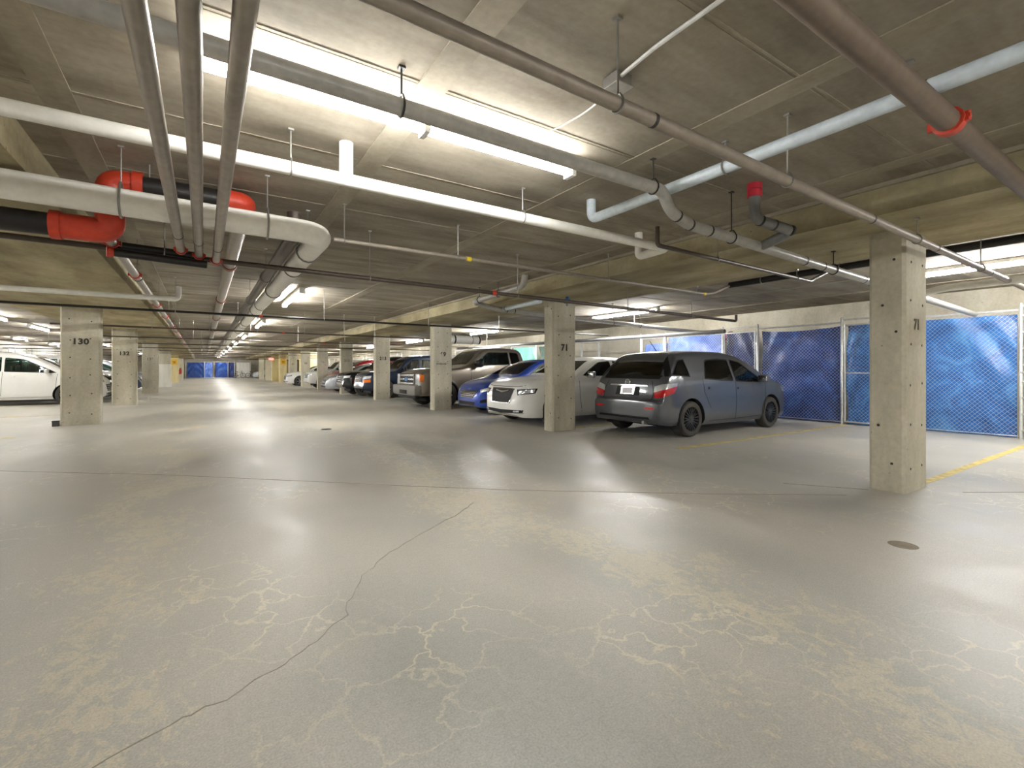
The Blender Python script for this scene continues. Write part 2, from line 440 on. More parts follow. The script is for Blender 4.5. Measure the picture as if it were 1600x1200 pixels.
right = [(1.44,'71','nearest concrete column at the right with a faint stencilled 71',1.64,True,None),
 (5.98,'71','concrete column stencilled 71 between the white sedan and the grey hatchback',1.62,False,None),
 (10.65,'69','concrete column stencilled 69 standing in front of the pickup truck',1.64,False,writing),
 (15.3,'213','third concrete column from the white sedan, beside the pickup grille',1.62,False,None),
 (19.95,'211','greenish concrete column just beyond the black off-roader front',1.62,True,None),
 (24.6,'61','concrete column beyond the silver car, fifth from the white sedan',1.6,True,None),
 (29.25,'59','concrete column beside the white car nose far down the right row',1.6,True,None),
 (33.9,'57','pale concrete column right of the one with the yellow sign',1.6,True,None),
 (38.5,None,'cream far column carrying a yellow sign on the right row',1.6,True,yellow_plate(1)),
 (43.2,None,'far cream column beside the red exit sign',1.6,True,None),
 (48,None,'second to last far column of the right row',1.6,True,None),
 (54,None,'last far column of the right row before the end lockers',1.6,True,None)]
for i, (s, num, lab, nz, fnt, ex) in enumerate(right):
    column(4.69*H, s*H, CW, CD, lab, num, nz, .17 if i else .14, fnt, 'cream_paint' if i in (8, 9) else 'column_concrete', i < 6, ex)
left = [(11.26,'130','concrete column stencilled 130 beside the white minivan',1.79,False,None,.65),
 (16.8,'132','concrete column stencilled 132, second in the left row',1.72,False,None,.65),
 (24.4,'136','third concrete column of the left row with faint digits',1.7,True,None,.65),
 (33.3,None,'left row column with a white painted lower half',1.6,True,white_base,.65),
 (44.0,None,'far left row column carrying a yellow sign',1.6,True,yellow_plate(-1),.65),
 (54,None,'last far column of the left row before the end lockers',1.6,True,None,.65)]
for i, (s, num, lab, nz, fnt, ex, w) in enumerate(left):
    column(-1.565*H-w, s*H, w, .32, lab, num, nz, .17, fnt, 'cream_paint' if i == 4 else 'column_concrete', i < 3, ex)
bb = empty('bait_box', (-2.60, 11.26*H+.05, 0))
MB().box((-.05,-.06,0),(.05,.06,.10)).build('tray', 'bait', bb, smooth=False); MB().box((-.055,-.065,.10),(.055,.065,.115)).build('lid', 'rubber', bb, smooth=False)
tag(bb, 'small black bait box on the floor against column 130', 'bait box')

# ---------------------------------------------------------------- fluorescent strips
def strip_light(cx, cy, z, along, label, group, L=2.44):
    lamp = ('tube' if along == 'x' else 'tube_aisle') if 0 < cx < 6 else ('tube_bay' if cx > 0 else 'tube_left')
    e = empty('strip_light', (cx, cy, z))
    def bx(u0, u1, w, z0, z1, name, mat):
        m = MB()
        if along == 'x': m.box((u0, -w/2, z0), (u1, w/2, z1))
        else: m.box((-w/2, u0, z0), (w/2, u1, z1))
        return m.build(name, mat, e, smooth=False)
    bx(-L/2, L/2, .10, .045, .10, 'housing', 'fixture_white')
    for sgn in (-1, 1):
        a, b = sgn*.03, sgn*(L/2-.03)
        P = [(a, 0, 0), (b, 0, 0)] if along == 'x' else [(0, a, 0), (0, b, 0)]
        MB().tube(P, .019, 8).build('tube', lamp, e)
    for u in (-L/2+.015, 0, L/2-.015): bx(u-.018, u+.018, .11, -.025, .045, 'socket', 'fixture_white')
    for u in (-L*.35, L*.35):
        p = (u, 0) if along == 'x' else (0, u)
        MB().tube([(p[0], p[1], .10), (p[0], p[1], (SOFF if 4.15*H < cx < 5.66*H else SLAB)-z)], .006, 6).build('hanger', 'zinc', e)
    tag(e, label, 'ceiling light', group)
    return e
LZ = (1+1.265)*H
strip_light(.985*H, 2.36*H, LZ, 'x', 'bright fluorescent strip light crossing the aisle in the foreground', 'fluorescent strip lights')
for k, (a, b) in enumerate(((1.0, -2.6), (1.0, -5.5), (1.0, -8.5), (4.2, -3.0), (4.2, -7.0))): strip_light(a*H, b*H, LZ if a < 4 else SOFF-.13, 'x', f'fluorescent strip light behind the viewer, {ORD[k]} of five', 'fluorescent strip lights')
strip_light(1.36*H, 61.6*H, LZ, 'y', 'added fluorescent strip light to brighten the far end lockers', 'fluorescent strip lights')  # extra lamp, added only to lift the dark tarps at the aisle end
for k in range(9): strip_light(1.36*H, (9.4+5.9*k)*H, LZ, 'y', f'fluorescent strip along the aisle centre, {ORD[k]} beyond the foreground light', 'fluorescent strip lights')
for k in range(-1, 9): strip_light(8.2*H, (1.3+6.5*k)*H, LZ, 'y', f'fluorescent strip over the right parking row, {ORD[k+1]} from the near end', 'fluorescent strip lights')
for k in range(-1, 14): strip_light(-4.3*H, (4.4+4.0*k)*H, LZ, 'y', f'fluorescent strip over the left parking row, {ORD[k+1]} from the near end', 'fluorescent strip lights')
for k in range(6): strip_light(-6.6*H, (12.0+5.5*k)*H, LZ, 'y', f'added fluorescent strip to brighten the left bay, {ORD[k]} from the near end', 'fluorescent strip lights')  # second row, added to make the left bay brighter

# ---------------------------------------------------------------- pipes under the slab
def ceil_at(x): return SOFF if (-2.83*H < x < -.85*H) or (4.15*H < x < 5.66*H) else SLAB
def pipe(name, pts, r, mat, label, cat='pipe', hang=(), coup=(), couplings_mat='zinc', seg=14, rnd=None, tags=(), rings=(), rods='zinc', group='pipes under the ceiling'):
    P = [Vector(p) for p in pts]
    path = bend(P, rnd if rnd else r*2.2) if len(P) > 2 else P
    o0 = P[0]
    root = MB().tube(path, r, seg).build(name, mat, shift=o0); root.location = o0
    def at(f):
        tot = [0]
        for i in range(len(P)-1): tot.append(tot[-1]+(P[i+1]-P[i]).length)
        u = f*tot[-1]
        for i in range(len(P)-1):
            if u <= tot[i+1]+1e-6:
                q = (u-tot[i])/(tot[i+1]-tot[i]); return P[i].lerp(P[i+1], q), (P[i+1]-P[i]).normalized()
        return P[-1], (P[-1]-P[-2]).normalized()
    for f in hang:
        p, d = at(f); c = ceil_at(p.x); m = MB()
        m.tube([p+Vector((0,0,r*1.5)), (p.x,p.y,c)], .0055, 6)
        n = 14; loop = []
        side = d.cross(Vector((0,0,1))).normalized()
        for k in range(n+1):
            a = 2*PI*k/n; rr = r*1.12; loop.append(p + side*math.sin(a)*rr + Vector((0,0,math.cos(a)*rr*(1.3 if math.cos(a) > .7 else 1))))
        m.tube(loop, max(.006, r*.09), 5, cap=False)
        m.cbox((p.x,p.y,c-.006), (.035,.035,.012))
        m.build('hanger', rods, root, shift=o0)
    for f in coup:
        p, d = at(f); w = max(.05, r*1.1); m = MB()
        m.tube([p-d*w/2, p-d*w*.45, p+d*w*.45, p+d*w/2], [r*1.05, r*1.28, r*1.28, r*1.05], seg)
        side = d.cross(Vector((0,0,1))).normalized()
        for sg in (-1, 1):
            c = p+side*sg*r*1.35
            m.tube([c-Vector((0,0,r*.45)), c+Vector((0,0,r*.45))], r*.28, 6); m.cbox(c, (r*.5, r*.5, r*.35))
        m.build('coupling', couplings_mat, root, shift=o0)
    for f in rings:
        p, d = at(f); w = max(.02, r*.35)
        MB().tube([p-d*w/2, p+d*w/2], r*1.06, seg).build('band', 'band_dark', root, shift=o0)
    for f, mt in tags:
        p, d = at(f); MB().tube([p-d*.03, p+d*.03], r*1.3, seg).build('tag', mt, root, shift=o0)
    tag(root, label, cat, group)
    return root
# three parallel pipes overhead at the upper left
for tt, r, lab in ((-.142,.034,'leftmost of three parallel steel pipes running overhead along the aisle'),
                   (-.03,.034,'middle of three parallel steel pipes running overhead along the aisle'),
                   (.087,.034,'rightmost of three parallel steel pipes running overhead along the aisle')):
    zz = .895
    pipe('sprinkler_riser_pipe', [hp(tt, -9, zz), hp(tt, 4.5+tt*1.2, zz)], r, 'steel_pipe', lab, coup=(.999,), couplings_mat='fitting_red', hang=(.3,), rings=(.965,))
pipe('header_pipe', [hp(-.50, 4.47, .905), hp(.0, 4.50, .895)], .035, 'black_pipe', 'upper short black header pipe joining the three steel pipes', hang=(.5,))
pipe('header_pipe', [hp(-.56, 4.40, .84), hp(.02, 4.50, .835)], .035, 'black_pipe', 'lower short black header pipe joining the three steel pipes', coup=(.0,), couplings_mat='fitting_red')
# big white wrapped pipe turning down the aisle
pipe('wrapped_pipe', [hp(-2.6, 3.70, 1.04), hp(.745, 3.70, 1.0), hp(.745, 40, .98)], .098, 'white_wrap', 'thick white wrapped pipe that bends to run down the aisle', hang=(.055,.075,.10,.16,.22,.28,.34,.4), rings=(.12,.2,.3), rnd=.2, seg=20)
pipe('dark_duct_pipe', [hp(.585, 3.95, 1.2), hp(.585, 3.95, 1.03), hp(.585, 40, 1.0)], .062, 'dark_pipe', 'dark pipe running beside the thick wrapped pipe down the aisle', hang=(.06,.12,.2), rnd=.12)
# white wrapped cross pipe with riser and trap
w1 = pipe('wrapped_pipe', [hp(-1.9, 2.91, 1.135), hp(3.62, 2.91, 1.13), hp(3.62, 3.24, 1.12), hp(3.62, 3.24, 1.354)], .046, 'white_wrap', 'slim white wrapped pipe crossing the aisle to a small trap', hang=(.13,.38,.64), rnd=.055, seg=16)
MB().tube([hp(.715, 2.91, 1.14), hp(.715, 2.91, 1.354)], .048, 14).build('tee_riser', 'white_wrap', w1, shift=hp(-1.9, 2.91, 1.135))
# pipe beside the foreground light, which drops and goes on as the grey drain to the right
pipe('drain_pipe', [hp(-1.6, 2.04, 1.18), hp(2.5, 2.04, 1.165), hp(2.62, 2.07, 1.06), hp(2.85, 2.1, 1.018), hp(9.5, 2.1, .81)], .046, 'pvc_grey', 'grey drain pipe beside the foreground light sloping down to the right wall', hang=(.21,.36,.45,.6,.68), rings=(.39,.405,.425,.55,.58,.66), rnd=.07, rods='band_dark')
pipe('drain_pipe', [hp(3.37, 1.92, 1.354), hp(3.37, 1.92, 1.10), hp(3.75, 1.84, 1.05), hp(3.76, 2.08, .992)], .046, 'pvc_dark', 'dark grey drain drop with a red collar joining the sloping drain', rings=(.35,.5,.7), tags=((.02,'fitting_crimson'),(.08,'fitting_crimson')), rnd=.09)
# pale blue-white pipe along the right with an elbow riser
pipe('pale_pipe', [hp(2.6, 2.82, 1.354), hp(2.6, 2.82, 1.2), hp(2.58, -8, 1.21)], .044, 'pvc_blue', 'pale blue white pipe running overhead toward the viewer at the right', hang=(.12,.2,.27), rings=(.205,.30), rnd=.08)
# sloping grey pipe passing before the nearest column
pipe('long_pipe', [hp(-2.2, 1.3, 1.075), hp(7.9, 1.3, .915)], .033, 'painted_pipe', 'long grey pipe sloping across in front of the nearest column', hang=(.35,.475,.66,.82), coup=(), rings=(.37,.58,.70,.85))
pipe('main_pipe', [hp(-3, .7, 1.1), hp(9.5, .7, 1.11)], .055, 'brown_pipe', 'thick brown grey pipe at the upper right with a red grooved coupling', coup=(.463,), couplings_mat='fitting_red', hang=(.62,))
pipe('black_main_pipe', [hp(6.5, -8, 1.25), hp(6.5, 4.08, 1.24)], .052, 'black_pipe', 'thick black sprinkler main along the right band beam', hang=(.72,.8,.88,.96))
# sprinkler branch lines
pipe('sprinkler_pipe', [hp(3.2, 2.66, 1.2), hp(3.2, 2.66, 1.045), hp(5.95, 2.72, 1.03), hp(6.1, 2.74, 1.08), hp(6.45, 2.75, 1.2)], .022, 'dark_pipe', 'thin dark sprinkler branch starting by the small white trap', hang=(.3,.75), rnd=.04, seg=10)
pipe('sprinkler_pipe', [hp(.88, 3.98, 1.05), hp(5.85, 4.02, 1.045), hp(6.05, 4.04, 1.08), hp(6.45, 4.06, 1.22)], .021, 'painted_pipe', 'thin grey sprinkler branch with yellow tags passing the wrapped pipe bend', hang=(.015,.2,.55,.85), tags=((.22,'yellow_tag'),(.88,'yellow_tag')), seg=10)
pipe('sprinkler_pipe', [hp(-3.2, 4.62, .95), hp(.1, 4.62, .9), hp(7.55, 4.62, .815), hp(7.55, 4.62, .92)], .026, 'dark_pipe', 'brown sprinkler branch from the red tees to the right above the hatchback', hang=(.42,.58,.75,.88), tags=((.55,'fitting_red'),), rnd=.05, seg=10)
ss = [8.5, 12.1, 15.9, 19.6, 23.3, 27, 30.7, 34.4, 38.1, 41.8, 45.5]
for i, s in enumerate(ss):
    a = -7.5 if i == 0 else (-7.0 if i > 2 else -2.4)
    pipe('sprinkler_pipe', [hp(a, s, .855), hp(8.4 if i != 1 else 5.2, s, .84)], .021, 'dark_pipe' if i else 'black_pipe', f'thin sprinkler branch crossing the garage, {ORD[i]} beyond the pickup side of the red tees',
         hang=(.2,.33,.45,.58,.7,.8), tags=((.52,'fitting_red'),) if i < 3 else (), seg=8)
pipe('pvc_branch', [hp(-6.5, 7.2, .875), hp(-.26, 7.15, .865), hp(-.26, 7.15, 1.02)], .036, 'white_wrap', 'white pipe with a short upturned end above column 130', hang=(.3,.7), rnd=.06)
# sprinkler main along the left band with red couplings
pipe('main_pipe', [hp(-.575, 4.2, .95), hp(-.575, 45, .95)], .042, 'steel_pipe', 'grey main with red couplings running down the aisle by the left band beam', coup=(.01,.045,.11,.155,.21,.25,.3,.36,.44), couplings_mat='fitting_red', hang=(.05,.12,.18,.24,.3))
# thick black loop with red elbows
loop = empty('standpipe_loop', hp(-.55, 3.85, .885))
def lp(name, pts, r, mat, rnd=None): MB().tube(bend(pts, rnd) if rnd else [Vector(p) for p in pts], r, 20).build(name, mat, loop, shift=loop.location)
lp('black_run', [hp(-6, 3.95, .885), hp(-.74, 3.95, .885)], .082, 'black_pipe')
lp('red_elbow', [hp(-.78, 3.95, .885), hp(-.5, 3.95, .885), hp(-.5, 3.93, 1.02)], .093, 'fitting_red', .2)
lp('red_collar', [hp(-.78, 3.95, .885), hp(-.73, 3.95, .885)], .105, 'fitting_red')
lp('riser', [hp(-.5, 3.93, .98), hp(-.5, 3.93, 1.12)], .082, 'black_pipe')
lp('red_elbow', [hp(-.5, 3.93, 1.07), hp(-.5, 3.93, 1.2), hp(-.36, 3.93, 1.2)], .093, 'fitting_red', .2)
lp('red_collar', [hp(-.385, 3.93, 1.2), hp(-.33, 3.93, 1.2)], .108, 'fitting_red')
lp('black_run', [hp(-.36, 3.93, 1.2), hp(.14, 3.93, 1.2)], .082, 'black_pipe')
lp('red_elbow', [hp(.1, 3.93, 1.2), hp(.25, 3.93, 1.2), hp(.25, 4.1, 1.2)], .093, 'fitting_red', .2)
lp('steel_run', [hp(.25, 4.08, 1.2), hp(.25, 45, 1.2)], .076, 'steel_pipe')
for s in (6.3, 9.5, 13, 17): lp('coupling', [hp(.25, s-.05, 1.2), hp(.25, s-.04, 1.2), hp(.25, s+.04, 1.2), hp(.25, s+.05, 1.2)], .090, 'fitting_rust')
for t_ in (-1.15,): lp('strap', [hp(t_-.015, 3.95, .885), hp(t_+.015, 3.95, .885)], .086, 'zinc')
for (t_, s_, z_) in ((-1.15, 3.95, .95), (-.3, 3.93, 1.26), (.25, 5.2, 1.26), (.25, 8.4, 1.26)):
    lp('hanger_rod', [hp(t_, s_, z_), Vector((t_*H, s_*H, ceil_at(t_*H)))], .007, 'zinc')
tag(loop, 'thick black standpipe loop with bright red elbows at upper left', 'pipe', 'pipes under the ceiling')
# drains by the column with the white sedan
pipe('drain_pipe', [hp(3.85, 5.55, 1.354), hp(3.85, 5.6, 1.2), hp(3.80, 7.0, 1.13), hp(4.3, 7.05, 1.05), hp(10.3, 7.0, .87)], .052, 'pvc_grey', 'grey drain pipe with a kinked end passing behind column 71', hang=(.1,.17,.45,.6,.7), rings=(.1,.17,.2,.28,.3), rnd=.1, rods='band_dark')
pipe('drain_pipe', [hp(4.38, 6.95, 1.05), hp(4.38, 5.9, 1.06)], .045, 'pvc_blue', 'short pale drain stub under the band beam left of column 71', rings=(.05,))
pipe('duct', [hp(5.3, 11.9, .83), hp(6.65, 11.9, .83)], .14, 'white_wrap', 'short thick pale grey duct above the pickup cab', hang=(.2,.8), rings=(.4,.97), seg=20)
pipe('drain_pipe', [hp(7.2, 2.1, .885), hp(7.1, 1.85, .93), hp(7.0, -6, .98)], .05, 'white_wrap', 'white pipe joining the sloping drain at the far right', hang=(.12,.2), rnd=.1)
pipe('stall_pipe', [hp(8.6, 5.5, .75), hp(8.6, 5.5, .75)+Vector((0, 14, .1))], .05, 'pvc_dark', 'dark drain pipe along the lockers behind the white sedan', hang=(.2,.5,.8))
# junction box and its conduits
jb = empty('junction_box', hp(1.60, 1.56, 1.354)-Vector((0,0,.068)))
MB().cbox((0,0,.03), (.11,.11,.06)).build('box', 'zinc', jb, smooth=False)
MB().cbox((0,0,-.003), (.12,.12,.006)).build('cover_plate', 'galv', jb, smooth=False)
MB().tube(bend([(-.03,-.06,.03), (-.04,-.3,.045), (-.04,-1.6,.045)], .05), .011, 8).build('conduit', 'fixture_white', jb)
MB().tube(bend([(.02,.06,.03), (.08,.35,.045), (.02,.62,.03), (-.1,.9,-.02)], .18), .006, 6).build('cable', 'fixture_white', jb)
tag(jb, 'grey metal junction box on the slab with white conduit', 'junction box')
bx_ = empty('blue_junction_box', Vector((4.75*H, 5.7*H, SOFF-.12)))
MB().lathe([(0,0),(.06,0),(.065,.02),(.065,.07),(.03,.09),(.03,.12),(0,.12)], n=14).build('body', 'blue_box', bx_)
MB().tube([(0,0,0),(0,0,-.05)], .02, 8).build('spout', 'zinc', bx_)
tag(bx_, 'small blue box under the beam on top of column 71', 'junction box')

# ---------------------------------------------------------------- vehicles
def pchip(pts):
    X = np.array([p[0] for p in pts], float); Y = np.array([p[1] for p in pts], float)
    h = np.diff(X); d = np.diff(Y)/h; n = len(X); m = np.zeros(n)
    for i in range(1, n-1):
        if d[i-1]*d[i] > 0:
            w1 = 2*h[i]+h[i-1]; w2 = h[i]+2*h[i-1]; m[i] = (w1+w2)/(w1/d[i-1]+w2/d[i])
    m[0] = d[0]; m[-1] = d[-1]
    def f(x):
        x = min(max(x, X[0]), X[-1]); i = min(max(int(np.searchsorted(X, x))-1, 0), n-2)
        t = (x-X[i])/h[i]
        return float((2*t**3-3*t**2+1)*Y[i]+(t**3-2*t**2+t)*h[i]*m[i]+(-2*t**3+3*t**2)*Y[i+1]+(t**3-t**2)*h[i]*m[i+1])
    return f
class Body:
    def __init__(s, sp):
        s.sp = sp; s.top = pchip(sp['top']); s.bot = pchip(sp['bot']); s.plan = pchip(sp['plan']); s.belt = pchip(sp['belt'])
        s.x0 = sp['top'][0][0]; s.x1 = sp['top'][-1][0]
    def W(s, x, z):
        hw = s.plan(x); zt = s.top(x); zb = s.bot(x); zbelt = s.belt(x); zm = s.sp.get('zm', .55)
        y = hw
        if z < zb+.14: u = 1-(z-zb)/.14; y = hw*(1-.07*u*u)
        if z > zm: u = min(1, (z-zm)/max(.05, zbelt-zm)); y = hw*(1-.035*u*u)
        if z > zbelt: y = hw*.965-.008-s.sp['tum']*(z-zbelt)
        r = min(s.sp.get('rr', .07), (zt-zb)*.45)
        if z > zt-r: u = min(1, (z-(zt-r))/r); y -= r*1.1*(1-math.sqrt(max(0, 1-u*u)))
        return max(y, .05)
    def loft(s, inset=0, x0=None, x1=None, zlo=None, n=72):
        m = MB(); a = s.x0 if x0 is None else x0; b = s.x1 if x1 is None else x1
        if inset: xs = list(np.linspace(a, b, 26))
        else:
            xs = set(np.linspace(a, b, n)); e = .25
            xs |= set(a+e*(np.linspace(0, 1, 14)**2)); xs |= set(b-e*(np.linspace(0, 1, 14)**2))
            xs |= set(p[0] for p in s.sp['top']); xs = sorted(xs)
            xs = [x for i, x in enumerate(xs) if i == 0 or x-xs[i-1] > 1e-4]
        V = [0,.03,.08,.15,.24,.34,.44,.54,.64,.73,.81,.87,.92,.955,.98,1.0]
        fr = [.8,.6,.4,.2,0]; crown = s.sp.get('crown', .03)
        rings = []
        for x in xs:
            zb = s.bot(x); zt = s.top(x)
            if inset: zb = zlo; zt = max(zlo+.02, zt-inset)
            half = [(0, zb), (s.W(x, zb)*.6-inset, zb)]
            if inset:
                half = [(0, zb)]
                for v in V[::2]+[1.0]: z = zb+(zt-zb)*v; half.append((max(.02, s.W(x, min(z+.0, s.top(x)))-inset), z))
            else:
                for v in V: z = zb+(zt-zb)*v; half.append((s.W(x, z), z))
            yt = half[-1][0]
            c = crown*min(1, (zt-zb)/.5)
            for f in fr: half.append((yt*f, zt+(c*(1-f*f) if not inset else 0)))
            ring = [(x, y, z) for y, z in half] + [(x, -y, z) for y, z in half[-2:0:-1]]
            rings.append(ring)
        k = len(rings[0]); vs = [p for r in rings for p in r]
        fs = [(i*k+j, i*k+(j+1) % k, (i+1)*k+(j+1) % k, (i+1)*k+j) for i in range(len(rings)-1) for j in range(k)]
        fs += [tuple(range(k)), tuple(range((len(rings)-1)*k, len(rings)*k))[::-1]]
        m.add(vs, fs); return m
def resample(P, n):
    P = [Vector(p) for p in P]; L = [0]
    for i in range(len(P)-1): L.append(L[-1]+(P[i+1]-P[i]).length)
    out = []
    for k in range(n+1):
        u = L[-1]*k/n
        for i in range(len(P)-1):
            if u <= L[i+1]+1e-9: out.append(P[i].lerp(P[i+1], (u-L[i])/max(1e-9, L[i+1]-L[i]))); break
        else: out.append(P[-1])
    return out
VIEW = {'L': (lambda u, v: ((u, 3, v), (0, -1, 0))), 'R': (lambda u, v: ((u, -3, v), (0, 1, 0))),
        'F': (lambda u, v: ((5, u, v), (-1, 0, 0))), 'B': (lambda u, v: ((-5, u, v), (1, 0, 0))), 'T': (lambda u, v: ((u, v, 4), (0, 0, -1)))}
def diag(sd, fx, ay, ang=38):
    """looks at a body corner: sd is the side, fx the signed x of the corner anchor; u grows from the centre line round to the flank"""
    a = math.radians(ang); o = Vector((math.cos(a)*(1 if fx > 0 else -1), math.sin(a)*sd, 0))     # outward
    r = Vector((-math.sin(a)*(1 if fx > 0 else -1), math.cos(a)*sd, 0)); c = Vector((fx, ay*sd, 0))
    return lambda u, v: (tuple(c+Vector((0, 0, v))+r*u+o*4), tuple(-o))
def patch(bvh, view, Bp, Tp, off=.004, th=.006, n=14, m=6):
    fn = VIEW[view] if isinstance(view, str) else view
    A = resample(Bp, n); Bq = resample(Tp, n); out = []; inn = []; ok = True; last = None
    for i in range(n+1):
        for j in range(m+1):
            p = A[i].lerp(Bq[i], j/m); o, d = fn(p.x, p.y); o = Vector(o); d = Vector(d)
            hit = bvh.ray_cast(o, d)
            if hit[0] is None: q = last if last is not None else o+d*4
            else: q = hit[0]
            last = q
            out.append(q-d*off); inn.append(q-d*(off-th))
    k = m+1; mb = MB(); N = (n+1)*k
    fs = [(i*k+j, (i+1)*k+j, (i+1)*k+j+1, i*k+j+1) for i in range(n) for j in range(m)]
    fs += [tuple(N+q for q in f[::-1]) for f in fs]
    border = [i*k for i in range(n+1)] + [n*k+j for j in range(1, k)] + [i*k+m for i in range(n-1, -1, -1)] + [j for j in range(m-1, 0, -1)]
    for a, b in zip(border, border[1:]+border[:1]): fs.append((a, b, N+b, N+a))
    return mb.add(out+inn, fs)
def line_patch(bvh, view, pts, w, **k):
    P = [Vector((p[0], p[1], 0)) for p in pts]; a = []; b = []
    for i, p in enumerate(P):
        d = (P[min(i+1, len(P)-1)]-P[max(i-1, 0)]).normalized(); nn = Vector((-d.y, d.x, 0))*w/2; a.append(p-nn); b.append(p+nn)
    return patch(bvh, view, [q[:2]+(0,) if 0 else (q.x, q.y, 0) for q in a], [(q.x, q.y, 0) for q in b], n=max(10, 4*len(pts)), m=1, **k)
def p2(L): return [(a, b, 0) for a, b in L]
def cut(body_o, cutter_mb, mat):
    c = cutter_mb.build('cutter', mat, body_o.parent, smooth=False)
    md = body_o.modifiers.new('b', 'BOOLEAN'); md.object = c; md.operation = 'DIFFERENCE'; md.solver = 'EXACT'
    try: md.material_mode = 'TRANSFER'
    except Exception: pass
    bpy.context.view_layer.update(); dg = bpy.context.evaluated_depsgraph_get()
    me = bpy.data.meshes.new_from_object(body_o.evaluated_get(dg))
    body_o.modifiers.clear()
    if len(me.polygons) > 50: body_o.data = me
    cm = c.data; bpy.data.objects.remove(c); bpy.data.meshes.remove(cm)
def prism(poly, axis, a, b):
    n = len(poly); m = MB()
    f = (lambda u, v, w: (u, w, v)) if axis == 'y' else (lambda u, v, w: (w, u, v))
    return m.add([f(u, v, a) for u, v in poly]+[f(u, v, b) for u, v in poly], [(i, (i+1) % n, n+(i+1) % n, n+i) for i in range(n)]+[tuple(range(n))[::-1], tuple(range(n, 2*n))])
WHEELS = {}
def wheel_meshes(r, w, style):
    key = (r, w, style)
    if key in WHEELS: return WHEELS[key]
    rr = r*.66 if style != 'truck' else r*.58
    t_ = MB().lathe([(rr, -w*.38), (rr+.01, -w/2), (r-.03, -w/2), (r-.008, -w*.42), (r, -w*.3), (r, w*.3), (r-.008, w*.42), (r-.03, w/2), (rr+.01, w/2), (rr, w*.38), (rr, -w*.38)], ax='y', n=36)
    rim = MB().lathe([(0, w*.05), (rr*.9, w*.05), (rr*.96, w*.36), (rr*1.02, w*.44), (rr*1.02, -w*.4), (0, -w*.4)], ax='y', n=36)
    sp = MB(); ns = {'hatch': 10, 'alloy': 5, 'truck': 6, 'wire': 7}[style]
    for k in range(ns):
        a = 2*PI*k/ns
        for da in ((-.07, .07) if style in ('hatch', 'alloy') else (0,)):
            wd = .016 if style == 'hatch' else (.03 if style == 'alloy' else .06)
            c, s_ = math.cos(a+da), math.sin(a+da); q = Vector((-s_, 0, c)); p0 = Vector((c*rr*.12, w*.34, s_*rr*.12)); p1 = Vector((math.cos(a+da*2.2)*rr*.96, w*.40, math.sin(a+da*2.2)*rr*.96))
            vs = []
            for p, h in ((p0, wd), (p1, wd*.8)):
                vs += [p+q*h/2+Vector((0,.012,0)), p-q*h/2+Vector((0,.012,0)), p-q*h/2-Vector((0,.03,0)), p+q*h/2-Vector((0,.03,0))]
            sp.add(vs, [(0,1,5,4),(1,2,6,5),(2,3,7,6),(3,0,4,7),(0,3,2,1),(4,5,6,7)])
    hub = MB().lathe([(0, w*.44), (rr*.14, w*.43), (rr*.17, w*.36), (rr*.17, w*.05)], ax='y', n=16)
    WHEELS[key] = (t_, rim, sp, hub); return WHEELS[key]
WM = {}
def add_wheels(root, sp):
    r, w, st = sp['tyre'], sp.get('tw', .21), sp.get('wstyle', 'alloy')
    for ax_ in sp['axles']:
        for sd in (1, -1):
            y = sd*(sp['track']-w/2)
            key = (r, w, st, sp.get('rim', 'rim_alloy'))
            if key not in WM:
                t_, rim, s_, hub = wheel_meshes(r, w, st); mt = sp.get('rim', 'rim_alloy')
                o = t_.build('wheel', 'tyre', root); a = rim.build('rim', 'rim_black', o); b = s_.build('spokes', mt, o, smooth=False); c = hub.build('hub', mt, o)
                WM[key] = o
            else: o = copy_tree(WM[key], root)
            o.parent = root; o.location = (ax_, y, r); o.rotation_euler = (0, 0, 0 if sd > 0 else PI)
def seat(root, x, y, z, mat='seat_cloth'):
    m = MB(); m.add(*rbox((x, y, z+.30), (.13, .46, .62), .05)); m.add(*rbox((x+.24, y, z), (.50, .46, .16), .05))
    o = m.build('seat', mat, root)
    MB().add(*rbox((x-.05, y, z+.72), (.10, .25, .20), .045)).build('headrest', mat, o)
def rbox(c, d, b):
    bm = bmesh.new(); bmesh.ops.create_cube(bm, size=1)
    for v in bm.verts: v.co = Vector((v.co.x*d[0]+c[0], v.co.y*d[1]+c[1], v.co.z*d[2]+c[2]))
    bmesh.ops.bevel(bm, geom=bm.edges[:], offset=b, segments=3, affect='EDGES', profile=.5)
    vs = [tuple(v.co) for v in bm.verts]; bm.verts.index_update(); fs = [tuple(v.index for v in f.verts) for f in bm.faces]; bm.free(); return vs, fs
def mirror_(root, x, y, z, mat, s=1.0):
    for sd in (1, -1):
        o = MB().add(*rbox((x, sd*(y+.11*s), z), (.10*s, .21*s, .15*s), .04*s)).build('door_mirror', mat, root)
        MB().add(*rbox((x-.045*s, sd*(y+.11*s), z), (.02, .17*s, .11*s), .008)).build('mirror_glass', 'chrome', o)
        MB().tube([(x+.02, sd*(y-.06), z-.05), (x, sd*(y+.04), z-.03)], .025*s, 8).build('mirror_arm', 'trim_black', o)
